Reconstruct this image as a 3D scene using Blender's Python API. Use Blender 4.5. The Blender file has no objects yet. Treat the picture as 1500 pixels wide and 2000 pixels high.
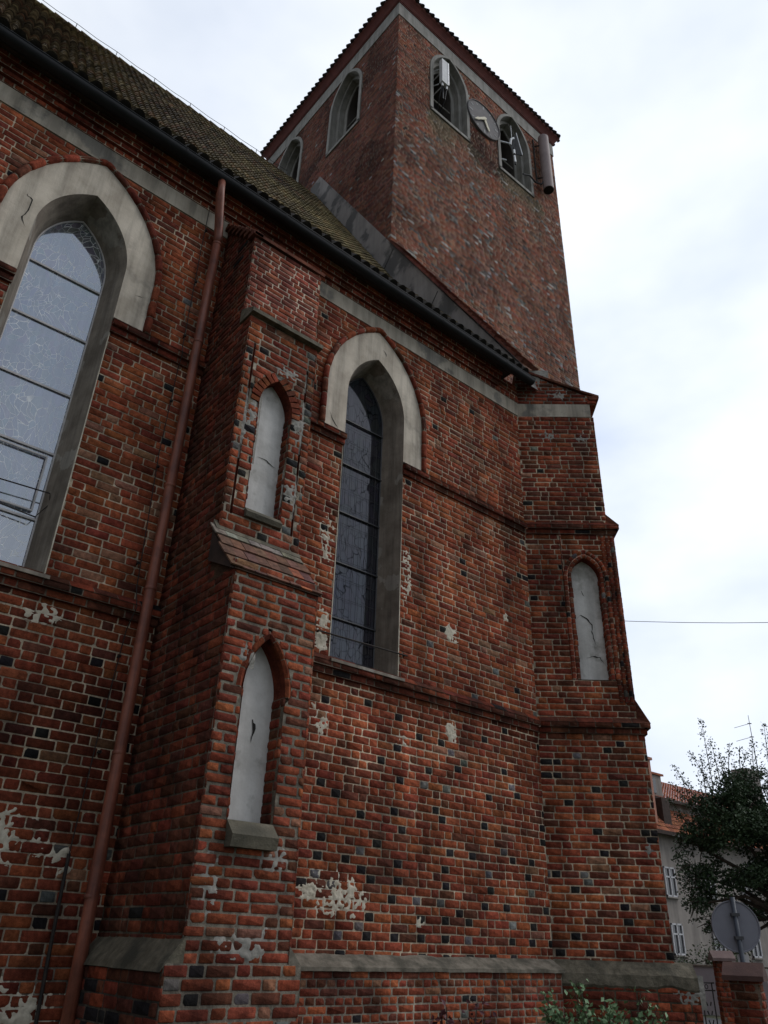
import bpy, math, random
import numpy as np
from mathutils import Vector, noise
rnd = random.Random(7)
R = math.radians
scene = bpy.context.scene
COL = scene.collection

# ---------------------------------------------------------------- camera
cam_d = bpy.data.cameras.new("camera")
cam = bpy.data.objects.new("camera", cam_d); COL.objects.link(cam)
_p, _r, _y = R(29.199), R(1.977), R(39.485)
F = Vector((math.sin(_y)*math.cos(_p), math.cos(_y)*math.cos(_p), math.sin(_p)))
Rt = Vector((math.cos(_y), -math.sin(_y), 0)); Up = Rt.cross(F)
R2 = Rt*math.cos(_r) + Up*math.sin(_r); U2 = -Rt*math.sin(_r) + Up*math.cos(_r)
from mathutils import Matrix
cam.matrix_world = Matrix(((R2.x, U2.x, -F.x, 0), (R2.y, U2.y, -F.y, 0), (R2.z, U2.z, -F.z, 1.6), (0, 0, 0, 1)))
cam_d.sensor_fit = 'HORIZONTAL'; cam_d.sensor_width = 36.0
cam_d.lens = 36.0*1508.6/1500.0
cam_d.clip_start = 0.05; cam_d.clip_end = 3000
scene.camera = cam

# ---------------------------------------------------------------- world: overcast sky over a Nishita base
world = bpy.data.worlds.new("World"); scene.world = world; world.use_nodes = True
wt = world.node_tree; wt.nodes.clear()
SUN_AZ, SUN_EL = R(124), R(44)          # azimuth from +y towards +x
wo = wt.nodes.new("ShaderNodeOutputWorld"); bg = wt.nodes.new("ShaderNodeBackground")
sky = wt.nodes.new("ShaderNodeTexSky"); sky.sky_type = 'NISHITA'; sky.sun_disc = False
sky.sun_elevation = SUN_EL; sky.sun_rotation = SUN_AZ
sky.air_density = 1.0; sky.dust_density = 3.0
bg.inputs[1].default_value = 0.10
tc = wt.nodes.new("ShaderNodeTexCoord")
mp = wt.nodes.new("ShaderNodeMapping"); mp.inputs['Scale'].default_value = (1.0, 1.0, 2.0)
nz = wt.nodes.new("ShaderNodeTexNoise"); nz.inputs['Scale'].default_value = 2.1; nz.inputs['Detail'].default_value = 5; nz.inputs['Roughness'].default_value = .5
rp = wt.nodes.new("ShaderNodeValToRGB")
rp.color_ramp.elements[0].position = .30; rp.color_ramp.elements[0].color = (5.6, 6.4, 7.9, 1)
rp.color_ramp.elements[1].position = .66; rp.color_ramp.elements[1].color = (9.4, 9.8, 10.3, 1)
# sky gradient shaped to dim the nave wall: brighter beyond the church, darker behind camera
dt = wt.nodes.new("ShaderNodeVectorMath"); dt.operation = 'DOT_PRODUCT'
dt.inputs[1].default_value = (.80, .36, .44)
mr = wt.nodes.new("ShaderNodeMapRange"); mr.inputs[1].default_value = -.9; mr.inputs[2].default_value = .95
mr.inputs[3].default_value = .36; mr.inputs[4].default_value = 1.12
sc_ = wt.nodes.new("ShaderNodeVectorMath"); sc_.operation = 'SCALE'
mx = wt.nodes.new("ShaderNodeMix"); mx.data_type = 'RGBA'; mx.inputs[0].default_value = .93
L = wt.links.new
L(tc.outputs['Generated'], mp.inputs[0]); L(mp.outputs[0], nz.inputs['Vector']); L(nz.outputs[0], rp.inputs[0])
L(tc.outputs['Generated'], dt.inputs[0]); L(dt.outputs['Value'], mr.inputs[0])
L(rp.outputs[0], sc_.inputs[0]); L(mr.outputs[0], sc_.inputs['Scale'])
L(sky.outputs[0], mx.inputs[6]); L(sc_.outputs[0], mx.inputs[7]); L(mx.outputs[2], bg.inputs[0]); L(bg.outputs[0], wo.inputs[0])

sun_d = bpy.data.lights.new("sun", 'SUN'); sun_d.energy = 0.85; sun_d.angle = R(28); sun_d.color = (1, .97, .93)
sun = bpy.data.objects.new("sun", sun_d); COL.objects.link(sun)
sd = Vector((math.sin(SUN_AZ)*math.cos(SUN_EL), math.cos(SUN_AZ)*math.cos(SUN_EL), math.sin(SUN_EL)))
sun.rotation_euler = sd.to_track_quat('Z', 'Y').to_euler(); sun.location = (0, -20, 40)
vs = scene.view_settings
vs.view_transform = 'Standard'; vs.look = 'None'; vs.exposure = 0.18; vs.gamma = 1.0; vs.use_curve_mapping = False

# ---------------------------------------------------------------- materials
def mat(name, c1, c2=None, scale=3.0, rough=.85, bump=0.0, bscale=40.0, metal=0.0, spec=.3, detail=6, lo=.35, hi=.65, vcol=False, c3=None, s3=.6, f3=(.5, .6), stretch=None, streak=None, soft=1.0):
    m = bpy.data.materials.new(name); m.use_nodes = True
    t = m.node_tree; b = t.nodes['Principled BSDF']; N = t.nodes.new; K = t.links.new
    b.inputs['Roughness'].default_value = rough; b.inputs['Metallic'].default_value = metal
    b.inputs['Specular IOR Level'].default_value = spec
    tcn = N("ShaderNodeTexCoord"); vec = tcn.outputs['Object']
    if stretch:
        mm = N("ShaderNodeMapping"); mm.inputs['Scale'].default_value = stretch; K(vec, mm.inputs[0]); vec = mm.outputs[0]
    def nse(s, d=detail, r=.6):
        n = N("ShaderNodeTexNoise"); n.inputs['Scale'].default_value = s; n.inputs['Detail'].default_value = d
        n.inputs['Roughness'].default_value = r; K(vec, n.inputs['Vector']); return n.outputs[0]
    def ramp(src, a, bb, ca, cb):
        r = N("ShaderNodeValToRGB"); e = r.color_ramp.elements
        e[0].position = a; e[1].position = bb; e[0].color = (*ca, 1); e[1].color = (*cb, 1); K(src, r.inputs[0]); return r.outputs[0]
    if vcol:
        at = N("ShaderNodeAttribute"); at.attribute_name = 'Col'
        out = at.outputs['Color']
        for s, a, bb, ca, cb in ((scale, .32, .68, (.52, .50, .50), (1.34, 1.30, 1.22)), (3.7, .3, .7, (.68, .66, .66), (1.25, 1.24, 1.22)), (19.0, .32, .68, (.60, .58, .58), (1.28, 1.28, 1.24)), (110.0, .3, .7, (.7, .7, .7), (1.22, 1.22, 1.22))):
            x = N("ShaderNodeMix"); x.data_type = 'RGBA'; x.blend_type = 'MULTIPLY'; x.inputs[0].default_value = 1
            K(out, x.inputs[6]); K(ramp(nse(s), a, bb, tuple(1-(1-q)*soft for q in ca), tuple(1-(1-q)*soft for q in cb)), x.inputs[7]); out = x.outputs[2]
    else:
        out = ramp(nse(scale), lo, hi, c1, c2 or c1)
    if c3:
        x = N("ShaderNodeMix"); x.data_type = 'RGBA'
        K(ramp(nse(s3), f3[0], f3[1], (0, 0, 0), (1, 1, 1)), x.inputs[0]); K(out, x.inputs[6]); x.inputs[7].default_value = (*c3, 1); out = x.outputs[2]
    if streak:
        mm2 = N("ShaderNodeMapping"); mm2.inputs['Scale'].default_value = (streak[1], streak[1], streak[1]*.085); K(tcn.outputs['Object'], mm2.inputs[0])
        n3 = N("ShaderNodeTexNoise"); n3.inputs['Scale'].default_value = 1.0; n3.inputs['Detail'].default_value = 5; n3.inputs['Roughness'].default_value = .65; K(mm2.outputs[0], n3.inputs['Vector'])
        x = N("ShaderNodeMix"); x.data_type = 'RGBA'; x.blend_type = 'MULTIPLY'; x.inputs[0].default_value = 1
        K(out, x.inputs[6]); K(ramp(n3.outputs[0], .36, .60, (streak[0],)*3, (1.08,)*3), x.inputs[7]); out = x.outputs[2]
    K(out, b.inputs['Base Color'])
    if bump:
        bn = N("ShaderNodeBump"); bn.inputs['Strength'].default_value = bump; bn.inputs['Distance'].default_value = .012
        K(nse(bscale, 8, .65), bn.inputs['Height']); K(bn.outputs[0], b.inputs['Normal'])
    return m

M_BRICK = mat("brick_masonry", (0, 0, 0), scale=.9, vcol=True, bump=.7, bscale=55, rough=.92, spec=.12, streak=(.62, 2.6))
M_BRICKT = mat("tower_brick_masonry", (0, 0, 0), scale=.5, vcol=True, bump=.5, bscale=40, rough=.92, spec=.12, soft=.42, streak=(.80, 1.6))
M_TILE = mat("clay_roof_tile", (0, 0, 0), scale=1.2, vcol=True, bump=.6, bscale=30, rough=.9, spec=.2)
M_PLAST = mat("weathered_plaster", (.39, .34, .275), (.56, .50, .415), scale=2.4, bump=.35, bscale=22, c3=(.27, .24, .20), s3=1.3, f3=(.56, .66), streak=(.66, 6.0))
M_BAND = mat("grey_cement_band", (.33, .29, .235), (.45, .405, .335), scale=1.6, bump=.35, bscale=25, c3=(.21, .195, .17), s3=1.1, f3=(.54, .60), streak=(.62, 5.0))
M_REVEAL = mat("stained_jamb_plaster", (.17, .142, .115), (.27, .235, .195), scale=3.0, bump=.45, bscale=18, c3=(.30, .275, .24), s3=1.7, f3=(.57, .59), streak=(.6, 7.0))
M_NICHE = mat("white_niche_plaster", (.47, .455, .43), (.66, .645, .62), scale=2.6, bump=.35, bscale=16, c3=(.34, .33, .30), s3=1.7, f3=(.52, .60), streak=(.84, 4.0))
M_CEMENT = mat("mossy_cement", (.07, .062, .043), (.16, .14, .103), scale=9, bump=1.0, bscale=26, c3=(.045, .043, .032), s3=2.2, f3=(.5, .65))
M_LEDGE = mat("pale_ledge_stone", (.115, .10, .078), (.215, .19, .152), scale=9, bump=.9, bscale=30, c3=(.07, .065, .05), s3=3, f3=(.48, .64))
M_SLATE = mat("lead_grey_coping", (.19, .172, .165), (.25, .23, .22), scale=1.3, bump=.25, bscale=12, c3=(.09, .085, .083), s3=.9, f3=(.5, .56), streak=(.8, 3.0))
M_TOWERPL = mat("tower_grey_render", (.23, .22, .20), (.30, .29, .27), scale=2.5, bump=.2, bscale=20, streak=(.7, 5.0))
M_CORN = mat("painted_brick_cornice", (.105, .032, .027), (.15, .044, .036), scale=4, bump=.3, bscale=24)
M_PIPE = mat("copper_brown_pipe", (.21, .064, .038), (.27, .088, .052), scale=5, rough=.5, bump=.1, bscale=30, spec=.4, c3=(.11, .036, .026), s3=1.8, f3=(.48, .66), streak=(.62, 14.0))
M_GUT = mat("black_gutter_metal", (.010, .011, .014), (.016, .018, .022), scale=5, rough=.5, spec=.25)
M_IRON = mat("dark_iron", (.012, .011, .011), (.03, .022, .018), scale=20, rough=.7)
M_BAR = mat("grey_glazing_bar", (.40, .38, .38), (.5, .48, .48), scale=10, rough=.5, spec=.5)
M_BARD = mat("dark_glazing_bar", (.03, .03, .034), (.05, .05, .056), scale=10, rough=.5, spec=.5)
M_STEEL = mat("galvanised_steel", (.55, .56, .58), (.66, .67, .68), scale=12, rough=.4, metal=.5, spec=.6)
M_ANT = mat("antenna_housing", (.50, .51, .52), (.60, .61, .62), scale=6, rough=.5)
M_CYL = mat("mauve_brown_antenna_paint", (.24, .185, .18), (.29, .23, .225), scale=2.2, rough=.6, c3=(.22, .17, .17), s3=1.2, f3=(.45, .65))
M_JAMB = mat("shaded_inner_jamb", (.06, .05, .046), (.09, .078, .07), scale=3)  # dark colour stands for the shade deep inside the belfry openings
M_DARK = mat("dark_interior", (.012, .011, .011), (.02, .018, .018))
M_SOFF = mat("dark_timber_soffit", (.03, .02, .017), (.055, .035, .028), scale=6)
M_CRACK = mat("crack_shadow", (.02, .018, .016))
M_DIAL = mat("weathered_clock_dial", (.10, .092, .095), (.135, .125, .13), scale=4, rough=.7, c3=(.10, .10, .105), s3=3)
M_HAND = mat("cream_clock_hand", (.72, .66, .52), (.80, .75, .62), scale=10)
M_NUM = mat("faded_numeral_paint", (.27, .27, .27), (.34, .34, .34), scale=8)

def glass_mat(name, base, lead, refl, lead_mix, vs_=5.5, tint=(.8, .88, 1)):
    m = bpy.data.materials.new(name); m.use_nodes = True
    t = m.node_tree; N = t.nodes.new; K = t.links.new
    for n in list(t.nodes): t.nodes.remove(n)
    o = N("ShaderNodeOutputMaterial"); df = N("ShaderNodeBsdfDiffuse"); gl = N("ShaderNodeBsdfGlossy"); ms = N("ShaderNodeMixShader")
    gl.inputs['Roughness'].default_value = .06; gl.inputs['Color'].default_value = (*tint, 1); 
    tcn = N("ShaderNodeTexCoord"); wn = N("ShaderNodeTexNoise"); wn.inputs['Scale'].default_value = 1.6; wn.inputs['Detail'].default_value = 2
    K(tcn.outputs['Object'], wn.inputs['Vector'])
    ad = N("ShaderNodeMix"); ad.data_type = 'RGBA'; ad.blend_type = 'ADD'; ad.inputs[0].default_value = .55
    K(tcn.outputs['Object'], ad.inputs[6]); K(wn.outputs['Color'], ad.inputs[7])
    mm = N("ShaderNodeMapping"); mm.inputs['Scale'].default_value = (1.25, 0.0, .72); K(ad.outputs[2], mm.inputs[0])
    vo = N("ShaderNodeTexVoronoi"); vo.feature = 'DISTANCE_TO_EDGE'; vo.inputs['Scale'].default_value = vs_; K(mm.outputs[0], vo.inputs['Vector'])
    r = N("ShaderNodeValToRGB"); r.color_ramp.elements[0].position = .016; r.color_ramp.elements[1].position = .034
    r.color_ramp.elements[0].color = (1, 1, 1, 1); r.color_ramp.elements[1].color = (0, 0, 0, 1); K(vo.outputs['Distance'], r.inputs[0])
    # fade the came lines in and out
    n2 = N("ShaderNodeTexNoise"); n2.inputs['Scale'].default_value = 2.6; n2.inputs['Detail'].default_value = 3; K(tcn.outputs['Object'], n2.inputs['Vector'])
    r2 = N("ShaderNodeValToRGB"); r2.color_ramp.elements[0].position = .36; r2.color_ramp.elements[1].position = .56; K(n2.outputs[0], r2.inputs[0])
    ml = N("ShaderNodeMath"); ml.operation = 'MULTIPLY'; K(r.outputs[0], ml.inputs[0]); K(r2.outputs[0], ml.inputs[1])
    # vertical rain streaks
    sm = N("ShaderNodeMapping"); sm.inputs['Scale'].default_value = (26, 1, 1.6); K(tcn.outputs['Object'], sm.inputs[0])
    sn = N("ShaderNodeTexNoise"); sn.inputs['Scale'].default_value = 1.0; sn.inputs['Detail'].default_value = 3; K(sm.outputs[0], sn.inputs['Vector'])
    rs = N("ShaderNodeValToRGB"); rs.color_ramp.elements[0].position = .4; rs.color_ramp.elements[1].position = .7
    rs.color_ramp.elements[0].color = (*base, 1); rs.color_ramp.elements[1].color = (base[0]*1.5+.01, base[1]*1.5+.01, base[2]*1.5+.01, 1); K(sn.outputs[0], rs.inputs[0])
    # each leaded piece has its own tint
    v2 = N("ShaderNodeTexVoronoi"); v2.inputs['Scale'].default_value = vs_; K(mm.outputs[0], v2.inputs['Vector'])
    tn = N("ShaderNodeMix"); tn.data_type = 'RGBA'; tn.blend_type = 'MULTIPLY'; tn.inputs[0].default_value = .22
    K(rs.outputs[0], tn.inputs[6]); K(v2.outputs['Color'], tn.inputs[7])
    mc = N("ShaderNodeMix"); mc.data_type = 'RGBA'; mc.inputs[7].default_value = (*lead, 1)
    K(ml.outputs[0], mc.inputs[0]); K(tn.outputs[2], mc.inputs[6]); K(mc.outputs[2], df.inputs[0])
    sb = N("ShaderNodeMath"); sb.operation = 'MULTIPLY_ADD'; sb.inputs[1].default_value = -refl*lead_mix; sb.inputs[2].default_value = refl
    K(ml.outputs[0], sb.inputs[0]); K(sb.outputs[0], ms.inputs[0])
    bn = N("ShaderNodeBump"); bn.inputs['Strength'].default_value = .10; bn.inputs['Distance'].default_value = .02; K(wn.outputs[0], bn.inputs['Height']); K(bn.outputs[0], gl.inputs['Normal'])
    K(df.outputs[0], ms.inputs[1]); K(gl.outputs[0], ms.inputs[2]); K(ms.outputs[0], o.inputs[0])
    return m
M_GLASS_L = glass_mat("pale_protective_glazing", (.13, .135, .15), (.80, .82, .82), .29, .7, 12)
M_GLASS_R = glass_mat("dark_leaded_glass", (.024, .024, .030), (.006, .007, .009), .062, .8, 7.5, (.86, .89, .98))

# ---------------------------------------------------------------- object helpers
def empty(name, loc, label=None, cat=None, group=None):
    o = bpy.data.objects.new(name, None); COL.objects.link(o); o.location = loc; o.empty_display_size = .3
    if label: tag(o, label, cat, group)
    return o
def tag(o, label, cat, group=None):
    o['label'] = label; o['category'] = cat
    if group: o['group'] = group
    return o
def worldloc(o):
    v = Vector(o.location); p = o.parent
    while p: v += Vector(p.location); p = p.parent
    return v

class MB:
    """collects geometry given in world coordinates and links it as one mesh"""
    def __init__(s): s.v = []; s.f = []; s.c = []
    def add(s, vs_, fs, col=(.5, .5, .5)):
        n = len(s.v); s.v += [tuple(v) for v in vs_]; s.f += [tuple(i+n for i in f) for f in fs]; s.c += [tuple(col)]*len(vs_)
    def box(s, x0, x1, y0, y1, z0, z1, col=(.5, .5, .5), fr=None):
        P = [(x0, y0, z0), (x1, y0, z0), (x1, y1, z0), (x0, y1, z0), (x0, y0, z1), (x1, y0, z1), (x1, y1, z1), (x0, y1, z1)]
        if fr: P = [fr(*p) for p in P]
        s.add(P, [(0, 3, 2, 1), (4, 5, 6, 7), (0, 1, 5, 4), (1, 2, 6, 5), (2, 3, 7, 6), (3, 0, 4, 7)], col)
    def tube(s, pts, r, n=8, col=(.5, .5, .5), caps=True):
        pts = [Vector(p) for p in pts]; rs = r if isinstance(r, (list, tuple)) else [r]*len(pts)
        V = []; t0 = (pts[1]-pts[0]).normalized(); a = Vector((0, 0, 1)) if abs(t0.z) < .9 else Vector((1, 0, 0))
        u = t0.cross(a).normalized()
        for i, p in enumerate(pts):
            t = (pts[min(i+1, len(pts)-1)]-pts[max(i-1, 0)]).normalized()
            u = (u-t*u.dot(t)).normalized(); w = t.cross(u)
            for k in range(n):
                an = 2*math.pi*k/n; V.append(p+(u*math.cos(an)+w*math.sin(an))*rs[i])
        Fs = [(i*n+k, i*n+(k+1) % n, (i+1)*n+(k+1) % n, (i+1)*n+k) for i in range(len(pts)-1) for k in range(n)]
        if caps: Fs += [tuple(range(n-1, -1, -1)), tuple(range((len(pts)-1)*n, len(pts)*n))]
        s.add(V, Fs, col)
    def loft(s, rings, closed=True, col=(.5, .5, .5)):
        n = len(rings[0]); V = [p for r_ in rings for p in r_]
        Fs = [(i*n+k, i*n+(k+1) % n, (i+1)*n+(k+1) % n, (i+1)*n+k) for i in range(len(rings)-1) for k in range(n if closed else n-1)]
        s.add(V, Fs, col)
    def fan(s, ring, col=(.5, .5, .5)):
        c = sum((Vector(p) for p in ring), Vector())/len(ring); n = len(ring)
        s.add([c]+list(ring), [(0, i+1, (i+1) % n+1) for i in range(n)], col)
    def prism(s, poly, dirv, col=(.5, .5, .5)):
        d = Vector(dirv); n = len(poly); V = [Vector(p) for p in poly]+[Vector(p)+d for p in poly]
        s.add(V, [tuple(range(n)), tuple(range(2*n-1, n-1, -1))]+[(i, i+n, (i+1) % n+n, (i+1) % n) for i in range(n)], col)
    def build(s, name, m, parent=None, smooth=False, local=False):
        me = bpy.data.meshes.new(name)
        off = worldloc(parent) if (parent and not local) else Vector((0, 0, 0))
        me.from_pydata([(v[0]-off.x, v[1]-off.y, v[2]-off.z) for v in s.v], [], s.f)
        a = me.color_attributes.new("Col", 'FLOAT_COLOR', 'POINT')
        arr = np.ones((len(s.v), 4), np.float32); arr[:, :3] = np.array(s.c, np.float32).reshape(-1, 3); a.data.foreach_set('color', arr.ravel())
        if smooth: me.polygons.foreach_set('use_smooth', [True]*len(me.polygons))
        me.materials.append(m)
        o = bpy.data.objects.new(name, me); COL.objects.link(o)
        if parent: o.parent = parent
        return o
    def build_split(s, name, m, parent=None, **k):
        """one object per connected piece"""
        par = list(range(len(s.v)))
        def fd(i):
            while par[i] != i: par[i] = par[par[i]]; i = par[i]
            return i
        for f in s.f:
            a = fd(f[0])
            for j in f[1:]: par[fd(j)] = a
        comp = {}
        for i in range(len(s.v)): comp.setdefault(fd(i), []).append(i)
        fc = {}
        for f in s.f: fc.setdefault(fd(f[0]), []).append(f)
        for r_, idx in comp.items():
            if r_ not in fc: continue
            mp_ = {v: i for i, v in enumerate(idx)}; q = MB(); q.v = [s.v[i] for i in idx]; q.c = [s.c[i] for i in idx]; q.f = [tuple(mp_[i] for i in f) for f in fc[r_]]
            q.build(name, m, parent, **k)
    def build_at(s, name, m, loc, **k):
        """top-level single mesh with its origin at loc"""
        s.v = [(v[0]-loc[0], v[1]-loc[1], v[2]-loc[2]) for v in s.v]
        o = s.build(name, m, None, **k); o.location = loc; return o

# ---------------------------------------------------------------- brickwork
ORANGE = (.335, .100, .048); RED = (.275, .072, .040); DRED = (.205, .052, .033); BROWN = (.14, .052, .035); BLACK = (.026, .025, .028); PALE = (.30, .15, .10); GREYB = (.16, .165, .17)
MORTAR = (.54, .47, .375)
def jit(c, rg, a=.16):
    k = 1+rg.uniform(-a, a); return (c[0]*k*(1+rg.uniform(-.06, .06)), c[1]*k*(1+rg.uniform(-.1, .1)), c[2]*k*(1+rg.uniform(-.1, .1)))
def palette(w):
    cols = [ORANGE, RED, DRED, BROWN, BLACK, PALE, GREYB]; tot = sum(w); cum = []; a = 0
    for x in w: a += x/tot; cum.append(a)
    def pick(rg):
        r = rg.random()
        for c, k in zip(cols, cum):
            if r <= k: return c
        return RED
    return pick

class Bricks:
    """brickwork of one mesh: bevelled, slightly uneven bricks standing proud of a mortar bed"""
    def __init__(s, seed=1): s.A = []; s.mv = []; s.mc = []; s.rg = random.Random(seed)
    def brick(s, O, U, N, u0, u1, z0, z1, d, col): s.A.append((*O, *U, *N, u0, u1, z0, z1, d, *col))
    def quad(s, P, col=MORTAR): s.mv += [tuple(p) for p in P]; s.mc += [col]*4
    def panel(s, O, U, N, z0, z1, ends, holes=None, course=.101, pick=None, hdr=None, colf=None, joint=.013, proud=(.004, .011),
              mortar=MORTAR, bond='monk', cut=None, wave=.004, S=.27, H=.128, back=True, skip=None):
        rg = s.rg; pick = pick or palette((4, 5, 2, 1, .3, .3, 0)); O = Vector(O); U = Vector(U); N = Vector(N)
        nrow = max(1, round((z1-z0)/course)); ch = (z1-z0)/nrow
        for k in range(nrow):
            a, b = z0+k*ch, z0+(k+1)*ch; zm = (a+b)/2
            lo, hi = ends(zm) if callable(ends) else ends
            def ivs(z):
                l, h = ends(z) if callable(ends) else ends
                out = [(l, h)]
                for hl in (holes(z) if holes else []):
                    nx = []
                    for x in out:
                        if hl[1] <= x[0] or hl[0] >= x[1]: nx.append(x); continue
                        if hl[0] > x[0]: nx.append((x[0], hl[0]))
                        if hl[1] < x[1]: nx.append((hl[1], x[1]))
                    out = nx
                return [x for x in out if x[1]-x[0] > .004]
            I = ivs(zm)
            if back:
                I0, I1 = ivs(a+1e-4), ivs(b-1e-4)
                if not (len(I0) == len(I1) == len(I)): I0 = I1 = I
                for p0, p1 in zip(I0, I1):
                    if p0[1] > p0[0] and p1[1] > p1[0]:
                        ns = max(1, int((p0[1]-p0[0])/.3))
                        def mc(u, z):
                            n_ = noise.noise(Vector((u*.8, z*.9, 17)))+.6*noise.noise(Vector((u*2.7, z*2.7, 19)))
                            g_ = max(.6, min(1.15, .95+n_*.7)); return (mortar[0]*g_, mortar[1]*g_, mortar[2]*g_)
                        for i_ in range(ns):
                            t0, t1 = i_/ns, (i_+1)/ns
                            ua, ub = p0[0]+(p0[1]-p0[0])*t0, p0[0]+(p0[1]-p0[0])*t1; va, vb = p1[0]+(p1[1]-p1[0])*t0, p1[0]+(p1[1]-p1[0])*t1
                            s.mv += [tuple(O+U*ua+Vector((0, 0, a))), tuple(O+U*ub+Vector((0, 0, a))), tuple(O+U*vb+Vector((0, 0, b))), tuple(O+U*va+Vector((0, 0, b)))]
                            s.mc += [mc(ua, a), mc(ub, a), mc(vb, b), mc(va, b)]
            # brick joints along the course
            x = math.floor(lo)-1.0+rg.uniform(0, .05)+(0 if k % 2 else .2); joints = []
            seq = 0
            while x < hi+.6:
                if bond == 'monk':
                    ln, hd = (H, True) if seq % 3 == 2 else (S, False)
                    if rg.random() < .12: seq += 1
                elif bond == 'flem': ln, hd = (H, True) if seq % 2 else (S, False)
                elif bond == 'head': ln, hd = (H, True)
                else: ln, hd = ((H, True) if k % 2 else (S, False)) if rg.random() > .08 else (H, True)
                ln *= 1+rg.uniform(-.05, .05); joints.append((x, x+ln, hd)); x += ln+joint; seq += 1
            for (p, q) in I:
                for (u0, u1, hd) in joints:
                    c, d_ = max(u0, p), min(u1, q)
                    if d_-c < .035: continue
                    if skip and skip((c+d_)/2, zm, rg): continue
                    if p > u0 or q < u1: hd = (d_-c) < .19
                    col = None
                    if hdr and hd: col = hdr((c+d_)/2, zm, rg, k)
                    if col is None: col = pick((c+d_)/2, zm, rg) if getattr(pick, 'pos', False) else pick(rg)
                    col = jit(col, rg)
                    if colf: col = colf(col, (c+d_)/2, zm, rg)
                    w = wave*(noise.noise(Vector((c*.9, zm*3, s.rg_off if hasattr(s, 'rg_off') else 0)))*2)
                    s.brick(O, U, N, c+rg.uniform(0, .003), d_-rg.uniform(0, .003), a+joint*.5+w+rg.uniform(-.0015, .0015), b-joint*.5+w+rg.uniform(-.0015, .0015),
                            rg.uniform(*proud), col)
    def mesh(s, name, m, parent, seed=3):
        off = worldloc(parent); A = np.array(s.A, np.float64); n = len(A); rs = np.random.RandomState(seed)
        if n:
            O = A[:, 0:3]; U = A[:, 3:6]; N = A[:, 6:9]; u0, u1, z0, z1, d = (A[:, i] for i in range(9, 14)); col = A[:, 14:17]
            K8 = 8; V = np.zeros((n, 24, 3)); Z = np.array([0, 0, 1.0])
            jx = rs.uniform(-.003, .003, (n, 8)); jz = rs.uniform(-.0028, .0028, (n, 8)); chip = np.repeat((rs.rand(n, 4) < .14)*rs.uniform(.004, .02, (n, 4)), 2, axis=1)
            cr = np.repeat(rs.uniform(.003, .011, (n, 4)), 2, axis=1)
            cor = [(0, 0), (0, 0), (1, 0), (1, 0), (1, 1), (1, 1), (0, 1), (0, 1)]
            for i in range(8):
                cx_, cz_ = cor[i]; sx = 1-2*cx_; sz_ = 1-2*cz_
                onx = (i in (1, 2, 5, 6))            # vertex slides along u from its corner
                cu = u1 if cx_ else u0; cz = z1 if cz_ else z0
                for ring, (ins, dep) in enumerate(((0, -.014), (.0, None), (.0045, None))):
                    dd = np.full(n, dep) if dep is not None else (d-.0045 if ring == 1 else d+rs.uniform(-.0025, .0025, n))
                    cc = (cr[:, i]+chip[:, i]) if ring else cr[:, i]*.6
                    uu = cu+sx*(ins+(cc if onx else 0))+jx[:, i]; zz = cz+sz_*(ins+(0 if onx else cc))+jz[:, i]
                    V[:, ring*8+i, :] = O+U*uu[:, None]+Z*zz[:, None]+N*dd[:, None]
            q = []
            for r_ in (0, 1):
                for i in range(8): q.append([r_*8+i, r_*8+(i+1) % 8, (r_+1)*8+(i+1) % 8, (r_+1)*8+i])
            q += [[16, 17, 18, 23], [23, 18, 19, 22], [22, 19, 20, 21]]; q = np.array(q)
            Fq = (np.arange(n)[:, None, None]*24+q[None]).reshape(-1, 4)
            flip = np.einsum('ij,ij->i', np.cross(U, np.tile(Z, (n, 1))), N) < 0
            Fq2 = Fq.reshape(n, -1, 4); Fq2[flip] = Fq2[flip][:, :, ::-1]; Fq = Fq2.reshape(-1, 4)
            V = V.reshape(-1, 3); C = np.repeat(col, 24, axis=0)
        else: V = np.zeros((0, 3)); Fq = np.zeros((0, 4), int); C = np.zeros((0, 3))
        if s.mv:
            b = len(V); mv = np.array(s.mv); V = np.vstack([V, mv]); Fq = np.vstack([Fq, b+np.arange(len(mv)).reshape(-1, 4)]); C = np.vstack([C, np.array(s.mc)])
        V = V-np.array(off)
        me = bpy.data.meshes.new(name); nf = len(Fq)
        me.vertices.add(len(V)); me.vertices.foreach_set('co', V.astype(np.float32).ravel())
        me.loops.add(nf*4); me.loops.foreach_set('vertex_index', Fq.astype(np.int32).ravel())
        me.polygons.add(nf); me.polygons.foreach_set('loop_start', np.arange(0, nf*4, 4, dtype=np.int32)); me.polygons.foreach_set('loop_total', np.full(nf, 4, np.int32))
        me.update(calc_edges=True); me.validate()
        a = me.color_attributes.new("Col", 'FLOAT_COLOR', 'POINT'); arr = np.ones((len(V), 4), np.float32); arr[:, :3] = C; a.data.foreach_set('color', arr.ravel())
        me.materials.append(m); o = bpy.data.objects.new(name, me); COL.objects.link(o); o.parent = parent
        return o

def arch_half(w, s, a, z):
    """half width of a pointed arch (half width w, spring s, apex a) at height z"""
    if z <= s: return w
    if z >= a: return 0.0
    h = a-s; r = (w*w+h*h)/(2*w); return max(0.0, math.sqrt(max(0, r*r-(z-s)**2))-(r-w))
def arch_pts(w, z0, s, a, n=12):
    """(u,z) outline from bottom left over the apex to bottom right"""
    h = a-s; r = (w*w+h*h)/(2*w); th = math.asin(min(1, h/r)); L_ = [(-w, z0)]
    for i in range(n+1):
        t = th*i/n; L_.append((-(r*math.cos(t)-(r-w)), s+r*math.sin(t)))
    return L_+[(-x, z) for x, z in reversed(L_[:-1])]

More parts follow.
